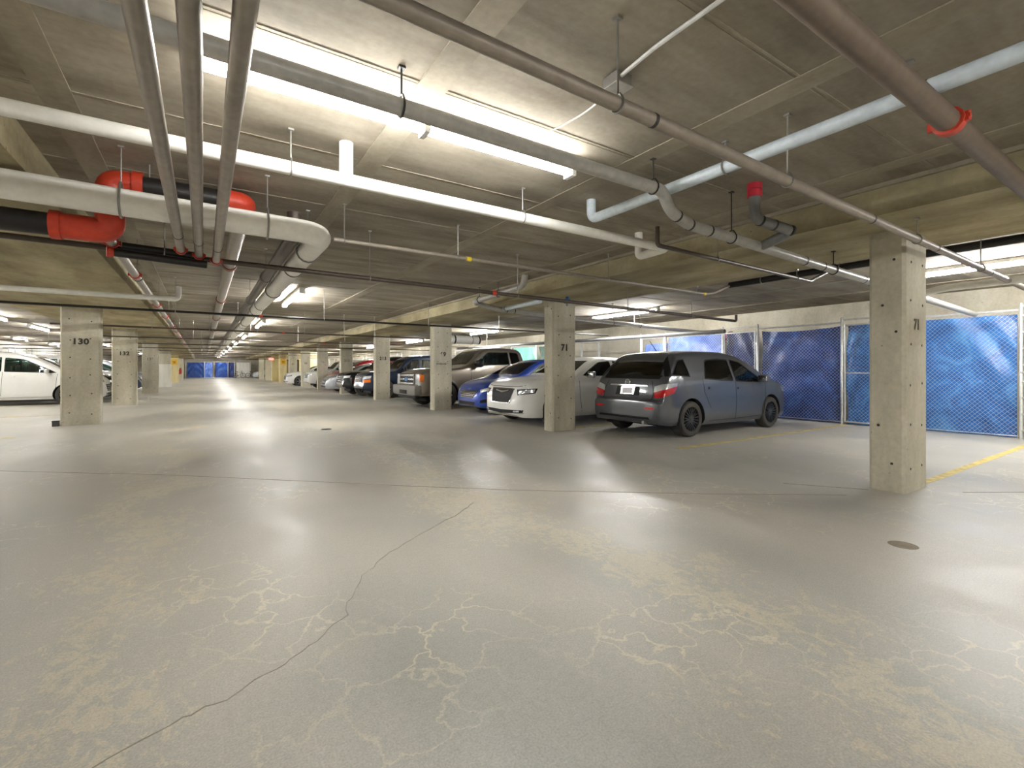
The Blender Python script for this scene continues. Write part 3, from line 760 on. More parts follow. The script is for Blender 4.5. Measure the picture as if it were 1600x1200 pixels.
def make_car(name, label, sp, loc, rz, details=None):
    e = empty(name, loc, rz); B = Body(sp); mats = [sp['paint'], 'interior']
    body = B.loft().build('body', mats, e, angle=32)
    bvh = BVHTree.FromPolygons([v.co.copy() for v in body.data.vertices], [tuple(p.vertices) for p in body.data.polygons])
    arch = MB(); R = sp['tyre']+.045
    for ax_ in sp['axles']:
        for sd in (1, -1):
            a, b = sorted((sd*(sp['track']-.34), sd*(sp['track']+.4)))
            arch.tube([(ax_, a, sp['tyre']+.01), (ax_, b, sp['tyre']+.01)], R, 28)
    cut(body, arch, 'interior')
    if sp.get('cab'):
        x0, x1, zlo = sp['cab']; cut(body, B.loft(.07, x0, x1, zlo), 'interior')
        sw = MB()
        for Bp, Tp, g in sp['side']:
            q = prism(list(Bp)+list(Tp)[::-1], 'y', -2, 2); sw.add(q.v, q.f)
        cut(body, sw, 'interior')
        fr = MB()
        for key, xa, xb in (('wind', sp['cabmid'], 4), ('rearw', -4, sp['cabmid']-.1)):
            if sp.get(key):
                z0, z1, h0, h1 = sp[key]; q = prism([(-h0, z0), (h0, z0), (h1, z1), (-h1, z1)], 'x', xa, xb); fr.add(q.v, q.f)
        if sp.get('rearcut', True): cut(body, fr, 'interior')
    body.data.shade_smooth(); body.data.set_sharp_from_angle(angle=math.radians(32))
    def P(nm, view, Bp, Tp, mat, parent=e, **k): return patch(bvh, view, p2(Bp), p2(Tp), **k).build(nm, mat, parent, angle=50)
    def Ln(nm, view, pts, w, mat, parent=e, **k): return line_patch(bvh, view, pts, w, **k).build(nm, mat, parent, smooth=False)
    for Bp, Tp, g in sp['side']:
        for sd in 'LR':
            o = P('side_window', sd, Bp, Tp, g, off=-.006, th=.004)
            ring = [Bp[0]]+list(Bp[1:])+list(Tp)[::-1]+[Bp[0]]
            Ln('window_trim', sd, ring, .022, 'trim_black', o, off=.003, th=.012)
    if sp.get('wind'): z0, z1, h0, h1 = sp['wind']; P('windscreen', 'F', [(-h0, z0), (h0, z0)], [(-h1, z1), (h1, z1)], sp.get('wglass', 'glass_clear'), off=-.006, th=.004, n=16, m=10)
    if sp.get('rearw'): z0, z1, h0, h1 = sp['rearw']; P('rear_window', 'B', [(-h0, z0), (h0, z0)], [(-h1, z1), (h1, z1)], sp.get('rglass', 'glass_tint'), off=-.006, th=.004, n=16, m=10)
    for ln in sp.get('seams', []):
        for sd in 'LR': Ln('door_seam', sd, ln, .009, 'trim_black', off=.0015, th=.006)
    for (hx, hz) in sp.get('handles', []):
        for sd in 'LR':
            o = P('door_handle', sd, [(hx-.10, hz-.018), (hx+.10, hz-.018)], [(hx-.10, hz+.018), (hx+.10, hz+.018)], sp.get('handle_mat', sp['paint']), off=.03, th=.03, m=2)
    add_wheels(e, sp)
    if sp.get('mirror'): mirror_(e, *sp['mirror'], sp.get('mirror_mat', sp['paint']), sp.get('mirror_s', 1.0))
    for (x, y, z) in sp.get('seats', []): seat(e, x, y, z)
    MB().box((sp['axles'][0]-.5, -.55, .2), (sp['axles'][1]+.5, .55, .30)).build('underbody', 'rubber', e, smooth=False)
    if details: details(e, B, bvh, P, Ln)
    tag(e, label, sp['cat'], 'parked vehicles')
    return e
# --- grey hatchback, seen from its right rear corner
HATCH = dict(cat='car', paint='paint_graphite', tum=.36, rr=.075, zm=.55,
 top=[(-2.185,.46),(-2.18,.58),(-2.165,.64),(-2.10,.665),(-2.07,.74),(-2.03,.92),(-1.99,1.02),(-1.66,1.40),(-1.60,1.455),(-1.45,1.49),(-.9,1.53),(-.3,1.535),(.25,1.485),(.62,1.36),(1.22,1.05),(1.38,1.0),(1.8,.91),(2.02,.82),(2.12,.70),(2.17,.55),(2.185,.42)],
 bot=[(-2.185,.34),(-2.1,.25),(-1.8,.22),(-1,.19),(1.0,.19),(1.8,.21),(2.1,.22),(2.185,.28)],
 plan=[(-2.185,.70),(-2.16,.765),(-2.08,.82),(-1.9,.862),(-1.5,.882),(-.8,.883),(1.0,.883),(1.5,.875),(1.85,.81),(2.05,.68),(2.14,.5),(2.185,.36)],
 belt=[(-2.1,1.04),(-1,1.0),(.2,.96),(1.2,.93),(2,.85)], tyre=.318, axles=(-1.385, 1.215), track=.875, wstyle='hatch', rim='rim_dark', tw=.215,
 cab=(-1.85, 1.1, .62), cabmid=.0, side=[([(-.95,1.03),(-.5,1.0),(-.06,.98)],[(-.80,1.37),(-.4,1.395),(-.08,1.39)],'glass_clear'), ([(.02,.975),(.5,.955),(.98,.95)],[(.0,1.39),(.30,1.345),(.86,1.03)],'glass_clear'), ([(-1.84,1.10),(-1.36,1.07)],[(-1.60,1.36),(-1.42,1.375)],'glass_tint')],
 wind=(1.06,1.40,.66,.55), rearw=(1.06,1.42,.67,.57), rglass='glass_tint', wglass='glass_clear',
 seams=[[(-.02,.97),(-.03,.6),(-.06,.24)], [(1.03,.93),(1.0,.6),(.92,.30)], [(-1.02,1.03),(-1.02,.8),(-.92,.62),(-.84,.5)], [(-.86,.26),(0,.26),(.94,.28)]],
 handles=[(-.80,.86),(.12,.84)], mirror=(.80,.84,1.02), seats=[(-.1,.38,.45),(-.1,-.38,.45),(-.95,.38,.45),(-.95,-.38,.45)])
def hatch_details(e, B, bvh, P, Ln):
    for sd in (1, -1):
        D = diag(sd, -1.95, .70)
        o = P('tail_lamp', D, [(-.14,.70),(.0,.72),(.20,.79)], [(-.15,.80),(.0,.845),(.24,.905)], 'lamp_red', off=.012, th=.025)
        P('lamp_top', D, [(-.15,.80),(.0,.845),(.24,.905)], [(-.13,.90),(.0,.945),(.25,.96)], 'lamp_clear', o, off=.012, th=.025)
        P('reflector', 'B', [(sd*.50,.50),(sd*.70,.505)], [(sd*.50,.54),(sd*.70,.545)], 'lamp_red', off=.004, th=.008)
        MB().cbox((-1.72, sd*.80, .24), (.012, .17, .20)).build('mud_flap', 'rubber', e, smooth=False)
    P('plate_recess', 'B', [(-.29,.73),(.29,.73)], [(-.27,.89),(.27,.89)], 'trim_black', off=.002, th=.004)
    pl = P('licence_plate', 'B', [(-.165,.745),(.165,.745)], [(-.165,.885),(.165,.885)], 'chrome', off=.012, th=.008, n=4, m=2)
    P('plate_face', 'B', [(-.12,.765),(.12,.765)], [(-.12,.870),(.12,.870)], 'plate_white', pl, off=.015, th=.003, n=4, m=2)
    P('hatch_garnish', 'B', [(-.46,.90),(.46,.90)], [(-.44,.925),(.44,.925)], 'chrome', off=.012, th=.014)
    em = MB().torus((-2.065,0,.965), .052, .007, 'x', 20, 6); em.torus((-2.068,0,.967), .022, .005, 'x', 16, 6)
    em.build('emblem', 'chrome', e)
    P('bumper_step', 'B', [(-.62,.33),(.62,.33)], [(-.58,.37),(.58,.37)], 'trim_black', off=.006, th=.012)
    Ln('hatch_seam', 'B', [(-.52,1.0),(-.60,.80),(-.58,.67),(-.5,.645),(.5,.645),(.58,.67),(.60,.80),(.52,1.0)], .010, 'trim_black', off=.002, th=.006)
    P('spoiler', 'T', [(-1.74,-.55),(-1.74,.55)], [(-1.42,-.54),(-1.42,.54)], 'paint_graphite', off=.012, th=.03)
    Ln('glass_surround', 'B', [(-.67,1.06),(.67,1.06),(.57,1.42),(-.57,1.42),(-.67,1.06)], .06, 'trim_black', off=.004, th=.010)
    for sd in (1, -1): P('pillar_cover', diag(sd, -1.8, .62), [(.0,1.075),(.13,1.075)], [(-.03,1.39),(.06,1.38)], 'trim_black', off=.004, th=.010)
    MB().tube([(-1.25,0,1.53),(-1.47,0,1.74)], [.008,.004], 6).cbox((-1.24,0,1.53), (.08,.04,.03)).build('aerial', 'rubber', e)
    MB().tube([(-2.17,-.45,.27),(-1.8,-.45,.27)], .03, 10).build('exhaust', 'zinc', e)
    MB().tube([(-1.93,.0,1.085),(-1.955,-.30,1.075)], .008, 6).build('wiper', 'rubber', e)
    for sd in 'LR': P('headlamp', sd, [(1.72,.74),(2.0,.70)], [(1.66,.84),(1.96,.79)], 'lamp_clear', off=.004, th=.008)
make_car('hatchback_car', 'dark grey hatchback seen from its rear right corner', HATCH, (6.42+2.185, 6.12, 0), 0, hatch_details)
# --- white sedan, nose to the aisle
S300 = dict(cat='car', paint='paint_white', tum=.42, rr=.085, zm=.6,
 top=[(-2.52,.55),(-2.5,.85),(-2.42,1.0),(-1.75,1.06),(-1.55,1.08),(-.95,1.38),(-.4,1.475),(.1,1.475),(.45,1.41),(1.10,1.10),(1.25,1.05),(2.0,.97),(2.3,.90),(2.42,.80),(2.49,.62),(2.52,.45)],
 bot=[(-2.52,.34),(-2.4,.24),(-1.8,.2),(1.9,.18),(2.4,.19),(2.52,.25)],
 plan=[(-2.52,.66),(-2.4,.82),(-2.1,.92),(-1.4,.95),(1.2,.95),(1.8,.94),(2.2,.87),(2.42,.74),(2.50,.62),(2.52,.55)],
 belt=[(-2.4,1.02),(-1,1.03),(1.2,1.0),(2.2,.9)], tyre=.345, axles=(-1.39,1.66), track=.94, tw=.235,
 cab=(-1.3,1.0,.65), cabmid=0, side=[([(-1.05,1.07),(-.08,1.06)],[(-.78,1.36),(-.1,1.39)],'glass_tint'), ([(.0,1.06),(.92,1.06)],[(.0,1.39),(.36,1.355),(.80,1.13)],'glass_tint')],
 wind=(1.11,1.40,.70,.58), wglass='glass_tint', rearw=(1.12,1.40,.68,.58),
 seams=[[(-.04,1.05),(-.05,.6),(-.08,.24)], [(1.06,1.0),(1.06,.6),(1.0,.28)], [(-1.08,1.05),(-1.0,.8),(-.9,.5)]],
 handles=[(-.75,.90),(.2,.89)], handle_mat='chrome', mirror=(.78,.90,1.08), mirror_mat='chrome', seats=[(-.1,.38,.45),(-.1,-.38,.45)])
def s300_details(e, B, bvh, P, Ln):
    g = P('grille', 'F', [(-.36,.48),(.36,.48)], [(-.44,.79),(.44,.79)], 'trim_black', off=.006, th=.012)
    Ln('grille_frame', 'F', [(-.36,.48),(.36,.48),(.45,.79),(-.45,.79),(-.36,.48)], .022, 'chrome', g, off=.012, th=.014)
    P('emblem', 'F', [(-.24,.735),(0,.70),(.24,.735)], [(-.26,.765),(0,.74),(.26,.765)], 'chrome', g, off=.022, th=.012)
    P('lower_intake', 'F', [(-.72,.29),(0,.25),(.72,.29)], [(-.74,.35),(0,.33),(.74,.35)], 'trim_black', off=.004, th=.008, n=24)
    P('chrome_strip', 'F', [(-.74,.275),(0,.235),(.74,.275)], [(-.74,.285),(0,.247),(.74,.285)], 'chrome', off=.008, th=.010, n=24, m=1)
    for sd in (1, -1):
        D = diag(sd, 2.3, .66)
        o = P('headlamp', D, [(-.16,.655),(.22,.70)], [(-.19,.775),(.26,.80)], 'trim_black', off=.005, th=.010)
        P('lamp_lens', D, [(-.13,.675),(.20,.715)], [(-.15,.755),(.22,.785)], 'lamp_clear', o, off=.010, th=.006)
        P('fog_lamp', 'F', [(sd*.50,.295),(sd*.66,.305)], [(sd*.50,.33),(sd*.66,.34)], 'lamp_clear', off=.010, th=.008)
    Ln('hood_seam', 'F', [(-.72,.86),(-.5,.83),(.5,.83),(.72,.86)], .012, 'trim_black', off=.002, th=.006)
make_car('sedan_car', 'white sedan with a large black grille parked behind column 71', S300, (5.45+2.52, 8.80, 0), PI, s300_details)
# --- blue sedan
FUS = dict(S300, paint='paint_blue', handle_mat='paint_blue', mirror_mat='paint_blue', wglass='glass_green',
 top=[(-2.43,.55),(-2.41,.85),(-2.3,1.02),(-1.75,1.08),(-1.5,1.14),(-.8,1.42),(-.3,1.475),(.15,1.46),(.55,1.37),(1.28,1.04),(1.42,.99),(2.0,.86),(2.22,.77),(2.34,.64),(2.41,.5),(2.43,.42)],
 bot=[(-2.43,.34),(-2.3,.24),(-1.7,.2),(1.8,.18),(2.3,.19),(2.43,.26)],
 plan=[(-2.43,.62),(-2.3,.80),(-2.0,.90),(-1.4,.925),(1.2,.925),(1.7,.91),(2.1,.82),(2.3,.70),(2.40,.58),(2.43,.5)],
 belt=[(-2.3,1.0),(-1,1.0),(1.2,.95),(2.2,.8)], tyre=.33, axles=(-1.38,1.47), track=.915,
 side=[([(-1.0,1.05),(-.08,1.02)],[(-.72,1.36),(-.1,1.39)],'glass_green'), ([(.0,1.02),(1.05,1.0)],[(.0,1.39),(.45,1.34),(.95,1.06)],'glass_green')],
 wind=(1.06,1.40,.70,.56), rearw=(1.16,1.40,.62,.54), mirror=(.90,.88,1.02), seams=[[(-.04,1.02),(-.05,.6),(-.08,.24)], [(1.1,.98),(1.1,.6),(1.02,.28)]])
def fus_details(e, B, bvh, P, Ln):
    g = P('grille', 'F', [(-.34,.44),(.34,.44)], [(-.50,.64),(.50,.64)], 'trim_black', off=.004, th=.010)
    for k in range(5):
        z = .455+k*.042; w = .34+.16*(z-.44)/.2-.01
        P('grille_bar', 'F', [(-w,z-.009),(w,z-.009)], [(-w,z+.012),(w,z+.012)], 'chrome', g, off=.014, th=.014, m=2)
    P('emblem', 'F', [(-.07,.665),(0,.655),(.07,.665)], [(-.07,.69),(0,.70),(.07,.69)], 'blue_box', off=.012, th=.012)
    P('lower_intake', 'F', [(-.40,.25),(.40,.25)], [(-.46,.34),(.46,.34)], 'trim_black', off=.004, th=.008, n=20)
    for sd in (1, -1):
        D = diag(sd, 2.15, .64)
        P('headlamp', D, [(-.14,.60),(.26,.69)], [(-.17,.665),(.27,.77)], 'lamp_clear', off=.006, th=.010)
        P('fog_recess', D, [(-.16,.32),(.06,.34)], [(-.14,.39),(.06,.44)], 'trim_black', off=.004, th=.008)
make_car('sedan_car', 'blue sedan with a chrome barred grille between the white sedan and pickup', FUS, (5.95+2.43, 11.35, 0), PI, fus_details)
# --- pickup
TRK = dict(cat='pickup truck', paint='paint_taupe', tum=.30, rr=.08, zm=.8, crown=.035,
 top=[(-2.95,.6),(-2.94,1.2),(-2.92,1.33),(-1.08,1.36),(-1.0,1.40),(-.93,1.78),(-.82,1.87),(-.2,1.92),(.35,1.89),(.58,1.80),(1.22,1.33),(1.4,1.27),(2.3,1.20),(2.62,1.13),(2.76,1.05),(2.82,.78),(2.86,.70),(2.93,.66),(2.95,.5)],
 bot=[(-2.95,.55),(-2.8,.48),(-1.5,.42),(1.6,.40),(2.6,.38),(2.95,.40)],
 plan=[(-2.95,.9),(-2.85,.98),(-2,1.0),(1.5,1.0),(2.3,.99),(2.7,.95),(2.86,.90),(2.95,.84)],
 belt=[(-2.9,1.4),(-1,1.34),(1.2,1.27),(2.5,1.1)], tyre=.39, axles=(-1.85,1.95), track=.985, tw=.26, wstyle='truck',
 cab=(-.85,1.1,.85), cabmid=.0, side=[([(-.85,1.36),(-.48,1.36)],[(-.78,1.74),(-.46,1.77)],'glass_tint'), ([(-.40,1.36),(.3,1.34),(.95,1.34)],[(-.40,1.77),(.38,1.75),(.86,1.42)],'glass_green')],
 wind=(1.36,1.80,.78,.66), wglass='glass_green', rearw=(1.42,1.76,.70,.62), rglass='glass_tint',
 seams=[[(-.44,1.35),(-.44,.9),(-.44,.46)], [(1.08,1.3),(1.08,.9),(1.02,.46)], [(-1.03,1.36),(-1.03,.9),(-1.03,.46)], [(-.88,1.35),(-.88,.9),(-.88,.46)]],
 handles=[(-.25,1.18)], handle_mat='trim_black', mirror=(.86,.97,1.38), mirror_mat='trim_black', mirror_s=1.5, seats=[(-.1,.42,.75),(-.1,-.42,.75)])
def trk_details(e, B, bvh, P, Ln):
    MB().add(*rbox((2.86,0,.56), (.24,1.92,.30), .04)).build('bumper', 'bumper_grey', e)
    MB().add(*rbox((2.985,0,.50), (.02,.62,.12), .006)).build('bumper_opening', 'trim_black', e)
    MB().add(*rbox((2.80,0,.36), (.18,1.5,.14), .04)).build('air_dam', 'rubber', e)
    g = MB().add(*rbox((2.815,0,.885), (.06,1.22,.36), .02)).build('grille', 'trim_black', e)
    for z in (.76,.885,1.01): MB().add(*rbox((2.85,0,z), (.05,1.18,.062), .012)).build('grille_bar', 'chrome', g)
    for y in (-.60,.60): MB().add(*rbox((2.85,y,.885), (.05,.05,.34), .012)).build('grille_post', 'bumper_grey', g)
    em = MB().lathe([(0,.0),(.10,.0),(.10,.02),(0,.02)], (2.872,0,.885), 'x', 24)
    em.v = [(x, y*1.25, .885+(z-.885)*.55) for x, y, z in em.v]; em.build('emblem', 'blue_box', g)
    for sd in (1, -1):
        o = MB().add(*rbox((2.79,sd*.78,.88), (.10,.30,.36), .025)).build('headlamp', 'lamp_clear', e)
        MB().add(*rbox((2.74,sd*.935,.93), (.15,.05,.22), .02)).build('turn_lamp', 'lamp_amber', o)
        for ax_ in (-1.85,1.95):
            m = MB(); pr = []
            for k in range(15):
                a = PI*k/14; pr.append((ax_+math.cos(a)*.46, sd*.995, .40+math.sin(a)*.46))
            m.tube(pr, .03, 8).build('wheel_flare', 'truck_lower', e)
    MB().box((-2.9,-.95,.42),(-1.1,.95,.5)).build('bed_floor', 'rubber', e, smooth=False)
make_car('pickup_truck', 'taupe grey pickup truck with amber headlamps behind column 69', TRK, (5.3+2.95, 14.35, 0), PI, trk_details)
# --- minivan side on at the left
VAN = dict(cat='minivan', paint='paint_white', tum=.22, rr=.10, zm=.7,
 top=[(-2.55,.55),(-2.53,.9),(-2.45,1.15),(-2.25,1.62),(-2.1,1.72),(-1,1.77),(.1,1.75),(.6,1.66),(1.5,1.18),(1.7,1.1),(2.2,.98),(2.42,.84),(2.52,.62),(2.55,.45)],
 bot=[(-2.55,.34),(-2.4,.24),(-1.8,.2),(1.8,.19),(2.4,.2),(2.55,.28)], plan=[(-2.55,.78),(-2.4,.90),(-2,.97),(1.4,.985),(1.9,.95),(2.3,.80),(2.5,.62),(2.55,.5)],
 belt=[(-2.4,1.15),(0,1.12),(1.4,1.05),(2.2,.9)], tyre=.335, axles=(-1.45,1.58), track=.97, cab=(-2.1,1.35,.7), cabmid=0,
 side=[([(-2.0,1.16),(-1.1,1.14)],[(-1.9,1.56),(-1.1,1.6)],'glass_green'), ([(-1.0,1.14),(-.02,1.13)],[(-1.0,1.6),(-.02,1.58)],'glass_green'), ([(.06,1.13),(1.3,1.08)],[(.06,1.58),(.5,1.52),(1.15,1.17)],'glass_green')],
 wind=(1.2,1.62,.74,.62), rearw=(1.2,1.58,.72,.66), rglass='glass_tint', seams=[[(.02,1.12),(.0,.7),(-.02,.26)], [(1.32,1.05),(1.28,.6),(1.2,.3)], [(-1.06,1.14),(-1.06,.7),(-.95,.5)], [(-1.0,.27),(0,.27),(1.2,.28)]],
 handles=[(-.85,.98),(.2,.96)], mirror=(1.08,.95,1.14), seats=[(.1,.42,.5),(.1,-.42,.5),(-.9,.42,.5),(-.9,-.42,.5)])
def lamps(red=False, grille='trim_black', hz=.72, gz=(.42,.66), gw=.5, amber=False):
    def f(e, B, bvh, P, Ln):
        g = P('grille', 'F', [(-gw*.85,gz[0]),(gw*.85,gz[0])], [(-gw,gz[1]),(gw,gz[1])], grille, off=.006, th=.012)
        for k in range(3):
            z = gz[0]+(gz[1]-gz[0])*(k+.7)/3.4
            P('grille_bar', 'F', [(-gw*.82,z-.01),(gw*.82,z-.01)], [(-gw*.82,z+.012),(gw*.82,z+.012)], 'chrome', g, off=.014, th=.012, m=1)
        P('lower_intake', 'F', [(-.5,.26),(.5,.26)], [(-.55,.36),(.55,.36)], 'trim_black', off=.004, th=.008)
        for sd in (1, -1):
            P('headlamp', diag(sd, B.x1-.22, .66), [(-.16,hz-.06),(.2,hz-.02)], [(-.18,hz+.05),(.22,hz+.08)], 'lamp_clear', off=.006, th=.012)
            if amber: P('turn_lamp', diag(sd, B.x1-.22, .66), [(-.10,hz-.2),(.2,hz-.18)], [(-.10,hz-.09),(.2,hz-.06)], 'lamp_amber', off=.006, th=.012)
            P('tail_lamp', diag(sd, B.x0+.2, .70), [(-.12,hz),(.16,hz)], [(-.12,hz+.22),(.15,hz+.22)], 'lamp_red', off=.006, th=.012)
    return f
make_car('minivan', 'white minivan parked behind column 130 at the left', VAN, (-2.9-2.55, 22.7, 0), 0, lamps(hz=.8))
# --- other vehicles down the rows
SUV = dict(VAN, cat='off-roader', paint='paint_black', tum=.26, tyre=.38, wstyle='truck', tw=.25, handle_mat='trim_black',
 top=[(-2.3,.6),(-2.28,1.0),(-2.2,1.5),(-2.1,1.66),(-1.6,1.76),(-.4,1.79),(.1,1.75),(.4,1.64),(.85,1.2),(1.0,1.14),(1.95,1.06),(2.16,.98),(2.25,.78),(2.3,.5)],
 bot=[(-2.3,.5),(-2.1,.38),(-1.6,.32),(1.6,.3),(2.1,.34),(2.3,.42)], plan=[(-2.3,.8),(-2.15,.9),(-1.8,.93),(1.2,.93),(1.9,.9),(2.2,.8),(2.3,.7)],
 belt=[(-2.2,1.2),(0,1.18),(.9,1.14),(2,1.0)], axles=(-1.4,1.42), track=.93, cab=(-1.95,.8,.8), zm=.75,
 side=[([(-1.9,1.22),(-.95,1.2)],[(-1.85,1.58),(-.95,1.62)],'glass_tint'), ([(-.87,1.2),(-.15,1.2)],[(-.87,1.62),(-.15,1.62)],'glass_clear'), ([(-.07,1.2),(.72,1.19)],[(-.07,1.62),(.2,1.6),(.6,1.27)],'glass_clear')],
 wind=(1.22,1.62,.72,.64), rearw=(1.24,1.58,.72,.66), seams=[[(-.11,1.18),(-.12,.8),(-.12,.38)], [(.78,1.15),(.78,.8),(.72,.4)]], handles=[(-.7,1.05),(.05,1.05)], mirror=(.62,.9,1.22), mirror_mat='trim_black', seats=[(-.2,.4,.6),(-.2,-.4,.6)])
def veh(name, base, label, paint, x_front, s, side, half, det):
    sp = dict(base, paint=paint)
    if sp.get('mirror_mat') in ('chrome', 'paint_blue'): sp['mirror_mat'] = paint
    if side > 0: make_car(name, label, sp, (x_front+half, s*H, 0), PI, det)
    else: make_car(name, label, sp, (x_front-half, s*H, 0), 0, det)
veh('off_roader', SUV, 'white off-roader mostly hidden between the pickup and the navy off-roader', 'paint_white', 6.4, 14.2, 1, 2.3, lamps(hz=.85, gz=(.66,.92)))
veh('off_roader', SUV, 'dark navy off-roader with amber lamps beyond the pickup', 'paint_navy', 5.4, 16.7, 1, 2.3, lamps(hz=.85, gz=(.66,.92), amber=True))
veh('off_roader', SUV, 'black off-roader with bright lamps between the third and fourth right columns', 'paint_black', 5.2, 18.75, 1, 2.3, lamps(hz=.85, gz=(.60,.92), gw=.55))
veh('sedan_car', FUS, 'silver sedan between far right columns', 'paint_silver', 5.2, 21.6, 1, 2.43, lamps(hz=.68))
veh('minivan', VAN, 'dark red minivan behind the silver sedan', 'paint_red', 5.9, 23.75, 1, 2.55, lamps(hz=.8))
veh('off_roader', SUV, 'white off-roader far along the right row', 'paint_white', 5.3, 26.3, 1, 2.3, lamps(hz=.85, gz=(.66,.92)))
veh('sedan_car', S300, 'white sedan nose poking out far along the right row', 'paint_white', 4.9, 31.2, 1, 2.52, s300_details)
veh('sedan_car', S300, 'black sedan far along the left row beyond column 132', 'paint_black', -2.9, 20.9, -1, 2.52, s300_details)
veh('off_roader', SUV, 'white off-roader beyond column 132 in the left row', 'paint_white', -2.7, 23.2, -1, 2.3, lamps(hz=.85, gz=(.66,.92)))
veh('sedan_car', FUS, 'navy sedan beyond the third left column', 'paint_navy', -2.8, 27.5, -1, 2.43, lamps(hz=.68))
veh('minivan', VAN, 'silver grey minivan far along the left row', 'paint_silver', -2.7, 30.0, -1, 2.55, lamps(hz=.8))
veh('sedan_car', FUS, 'grey sedan parked near the far end on the right', 'paint_silver', 5.2, 57.0, 1, 2.43, lamps(hz=.68))

# ---------------------------------------------------------------- lockers
FX = 9.77*H; DOORW = .80*H; PANW = 1.57*H; PER = 2.37*H; FH = 2.22
def chain(y0, y1, z0, z1, cell, r=.0022):
    """diamond wire mesh in the plane x = 0"""
    m = MB(); w = y1-y0; h = z1-z0; n = int((w+h)/cell)+1
    for k in range(1, n):
        c = k*cell
        for flip in (0, 1):
            a = max(0, c-h); b = min(w, c)                      # y - z = const lines clipped to the panel
            if b-a < .01: continue
            P0 = (a, c-a); P1 = (b, c-b)
            if flip: P0 = (w-P0[0], P0[1]); P1 = (w-P1[0], P1[1])
            xo = .002 if flip else -.002
            m.tube([(xo, y0+P0[0], z0+P0[1]), (xo, y0+P1[0], z0+P1[1])], r, 3, cap=False)
    return m
def locker_proto(cell, r):
    e = empty('storage_locker', (0, 0, 0))
    for y, h in ((.0, FH+.12), (DOORW, FH+.12)): MB().tube([(0,y,0),(0,y,h-.02),(0,y,h)], [.028,.028,.012], 10).build('post', 'galv', e)
    MB().tube([(0,DOORW,FH),(0,PER-.032,FH)], .02, 8).build('top_rail', 'galv', e)
    MB().tube([(0,DOORW,.05),(0,PER-.032,.05)], .006, 6).build('tension_wire', 'galv', e)
    MB().tube([(0,0,FH+.06),(0,DOORW,FH+.06)], .018, 8).build('door_header', 'galv', e)
    d = MB()
    a, b, z0, z1 = .06, DOORW-.06, .06, FH-.06
    d.tube([(-.01,a,z0),(-.01,b,z0)], .018, 8).tube([(-.01,a,z1),(-.01,b,z1)], .018, 8).tube([(-.01,a,z0-.018),(-.01,a,z1+.018)], .018, 8).tube([(-.01,b,z0-.018),(-.01,b,z1+.018)], .018, 8).tube([(-.01,a,1.12),(-.01,b,1.12)], .014, 8)
    dr = d.build('gate', 'galv', e)
    chain(a, b, z0, z1, cell, r).build('chain_link', 'galv', dr, smooth=False)['kind'] = 'stuff'
    MB().cbox((-.02, b+.03, 1.15), (.03,.10,.03)).tube([(-.03,b,1.1),(-.03,b,1.2)], .01, 6).build('latch', 'galv', dr)
    for z in (.4, 1.85): MB().cbox((-.012, a-.03, z), (.03,.06,.05)).build('hinge', 'galv', dr, smooth=False)
    chain(DOORW, PER-.032, .04, FH, cell, r).build('chain_link', 'galv', e, smooth=False)['kind'] = 'stuff'
    for z in np.linspace(.15, FH-.1, 8):
        MB().tube([(0,DOORW-.032,z-.012),(0,DOORW-.032,z+.012)], .034, 8).build('tie_band', 'galv', e)
    return e
near = locker_proto(.075, .0021); far = locker_proto(.16, .0035)
k_used = 0
def place_locker(proto, first, loc, rz, label):
    o = proto if first else copy_tree(proto)
    o.location = loc; o.rotation_euler = (0, 0, rz); tag(o, label, 'locker', 'chain link storage lockers'); return o
for k in range(-2, 5):
    o = place_locker(near, k == -2, (FX, (3.13+2.37*k)*H, 0), 0, f'chain link locker front along the right wall, {ORD[k+2]} from the near end')
    if k == -1: o.scale.y = .93; o.location.y = (3.13-2.37*.93)*H
    if k == -2: o.location.y -= .1*H
for k in range(5, 22): place_locker(far, k == 5, (FX, (3.13+2.37*k)*H, 0), 0, f'chain link locker front along the right wall, {ORD[k+2]} from the near end')
for k in range(0, 9): place_locker(far, False, (XL+1.5, (12+2.37*k)*H, 0), PI, f'chain link locker front along the left wall, {ORD[k]} from the near end')
def tarp(y0, y1, z0, z1, mat, label, x=FX+.05, amp=.05, seed=0, sag=.0, ax='y'):
    rnd = random.Random(seed); nx, nz = 26, 30
    ph = [rnd.uniform(0, 6.28) for _ in range(8)]
    vs = []
    for i in range(nx+1):
        for j in range(nz+1):
            u, v = i/nx, j/nz
            y = y0+(y1-y0)*u; z = z0+(z1-z0)*v
            d = amp*(math.sin(5*u+9*v+ph[0])*.5+math.sin(11*u-6*v+ph[1])*.35+math.sin(3*u-17*v+ph[2])*.3+math.sin(19*u+13*v+ph[3])*.18)
            d += amp*.9*math.sin(10*((u-.5)**2*2.2+v)*1.5+ph[4])*(.4+.6*v)
            z -= sag*(1-(2*u-1)**2)*v
            vs.append((x+.03+amp+d*.8, y, z) if ax == 'y' else (y, x+.03+amp+d*.8, z))
    m = MB(); n1 = nz+1
    m.add(vs, [(i*n1+j, (i+1)*n1+j, (i+1)*n1+j+1, i*n1+j+1) for i in range(nx) for j in range(nz)])
    off = (.006, 0, 0) if ax == 'y' else (0, .006, 0)
    bk = [(a+off[0], b+off[1], c) for a, b, c in vs]
    m.add(bk, [(i*n1+j, i*n1+j+1, (i+1)*n1+j+1, (i+1)*n1+j) for i in range(nx) for j in range(nz)])
    o = m.build('tarp', mat, angle=80)
    me = o.data
    return tag(o, label, 'tarp', 'tarps hung inside the lockers')
def T(s0, s1, mat, lab, **k): tarp(s0*H, s1*H, k.pop('z0', .012), k.pop('z1', 2.16), mat, lab, **k)
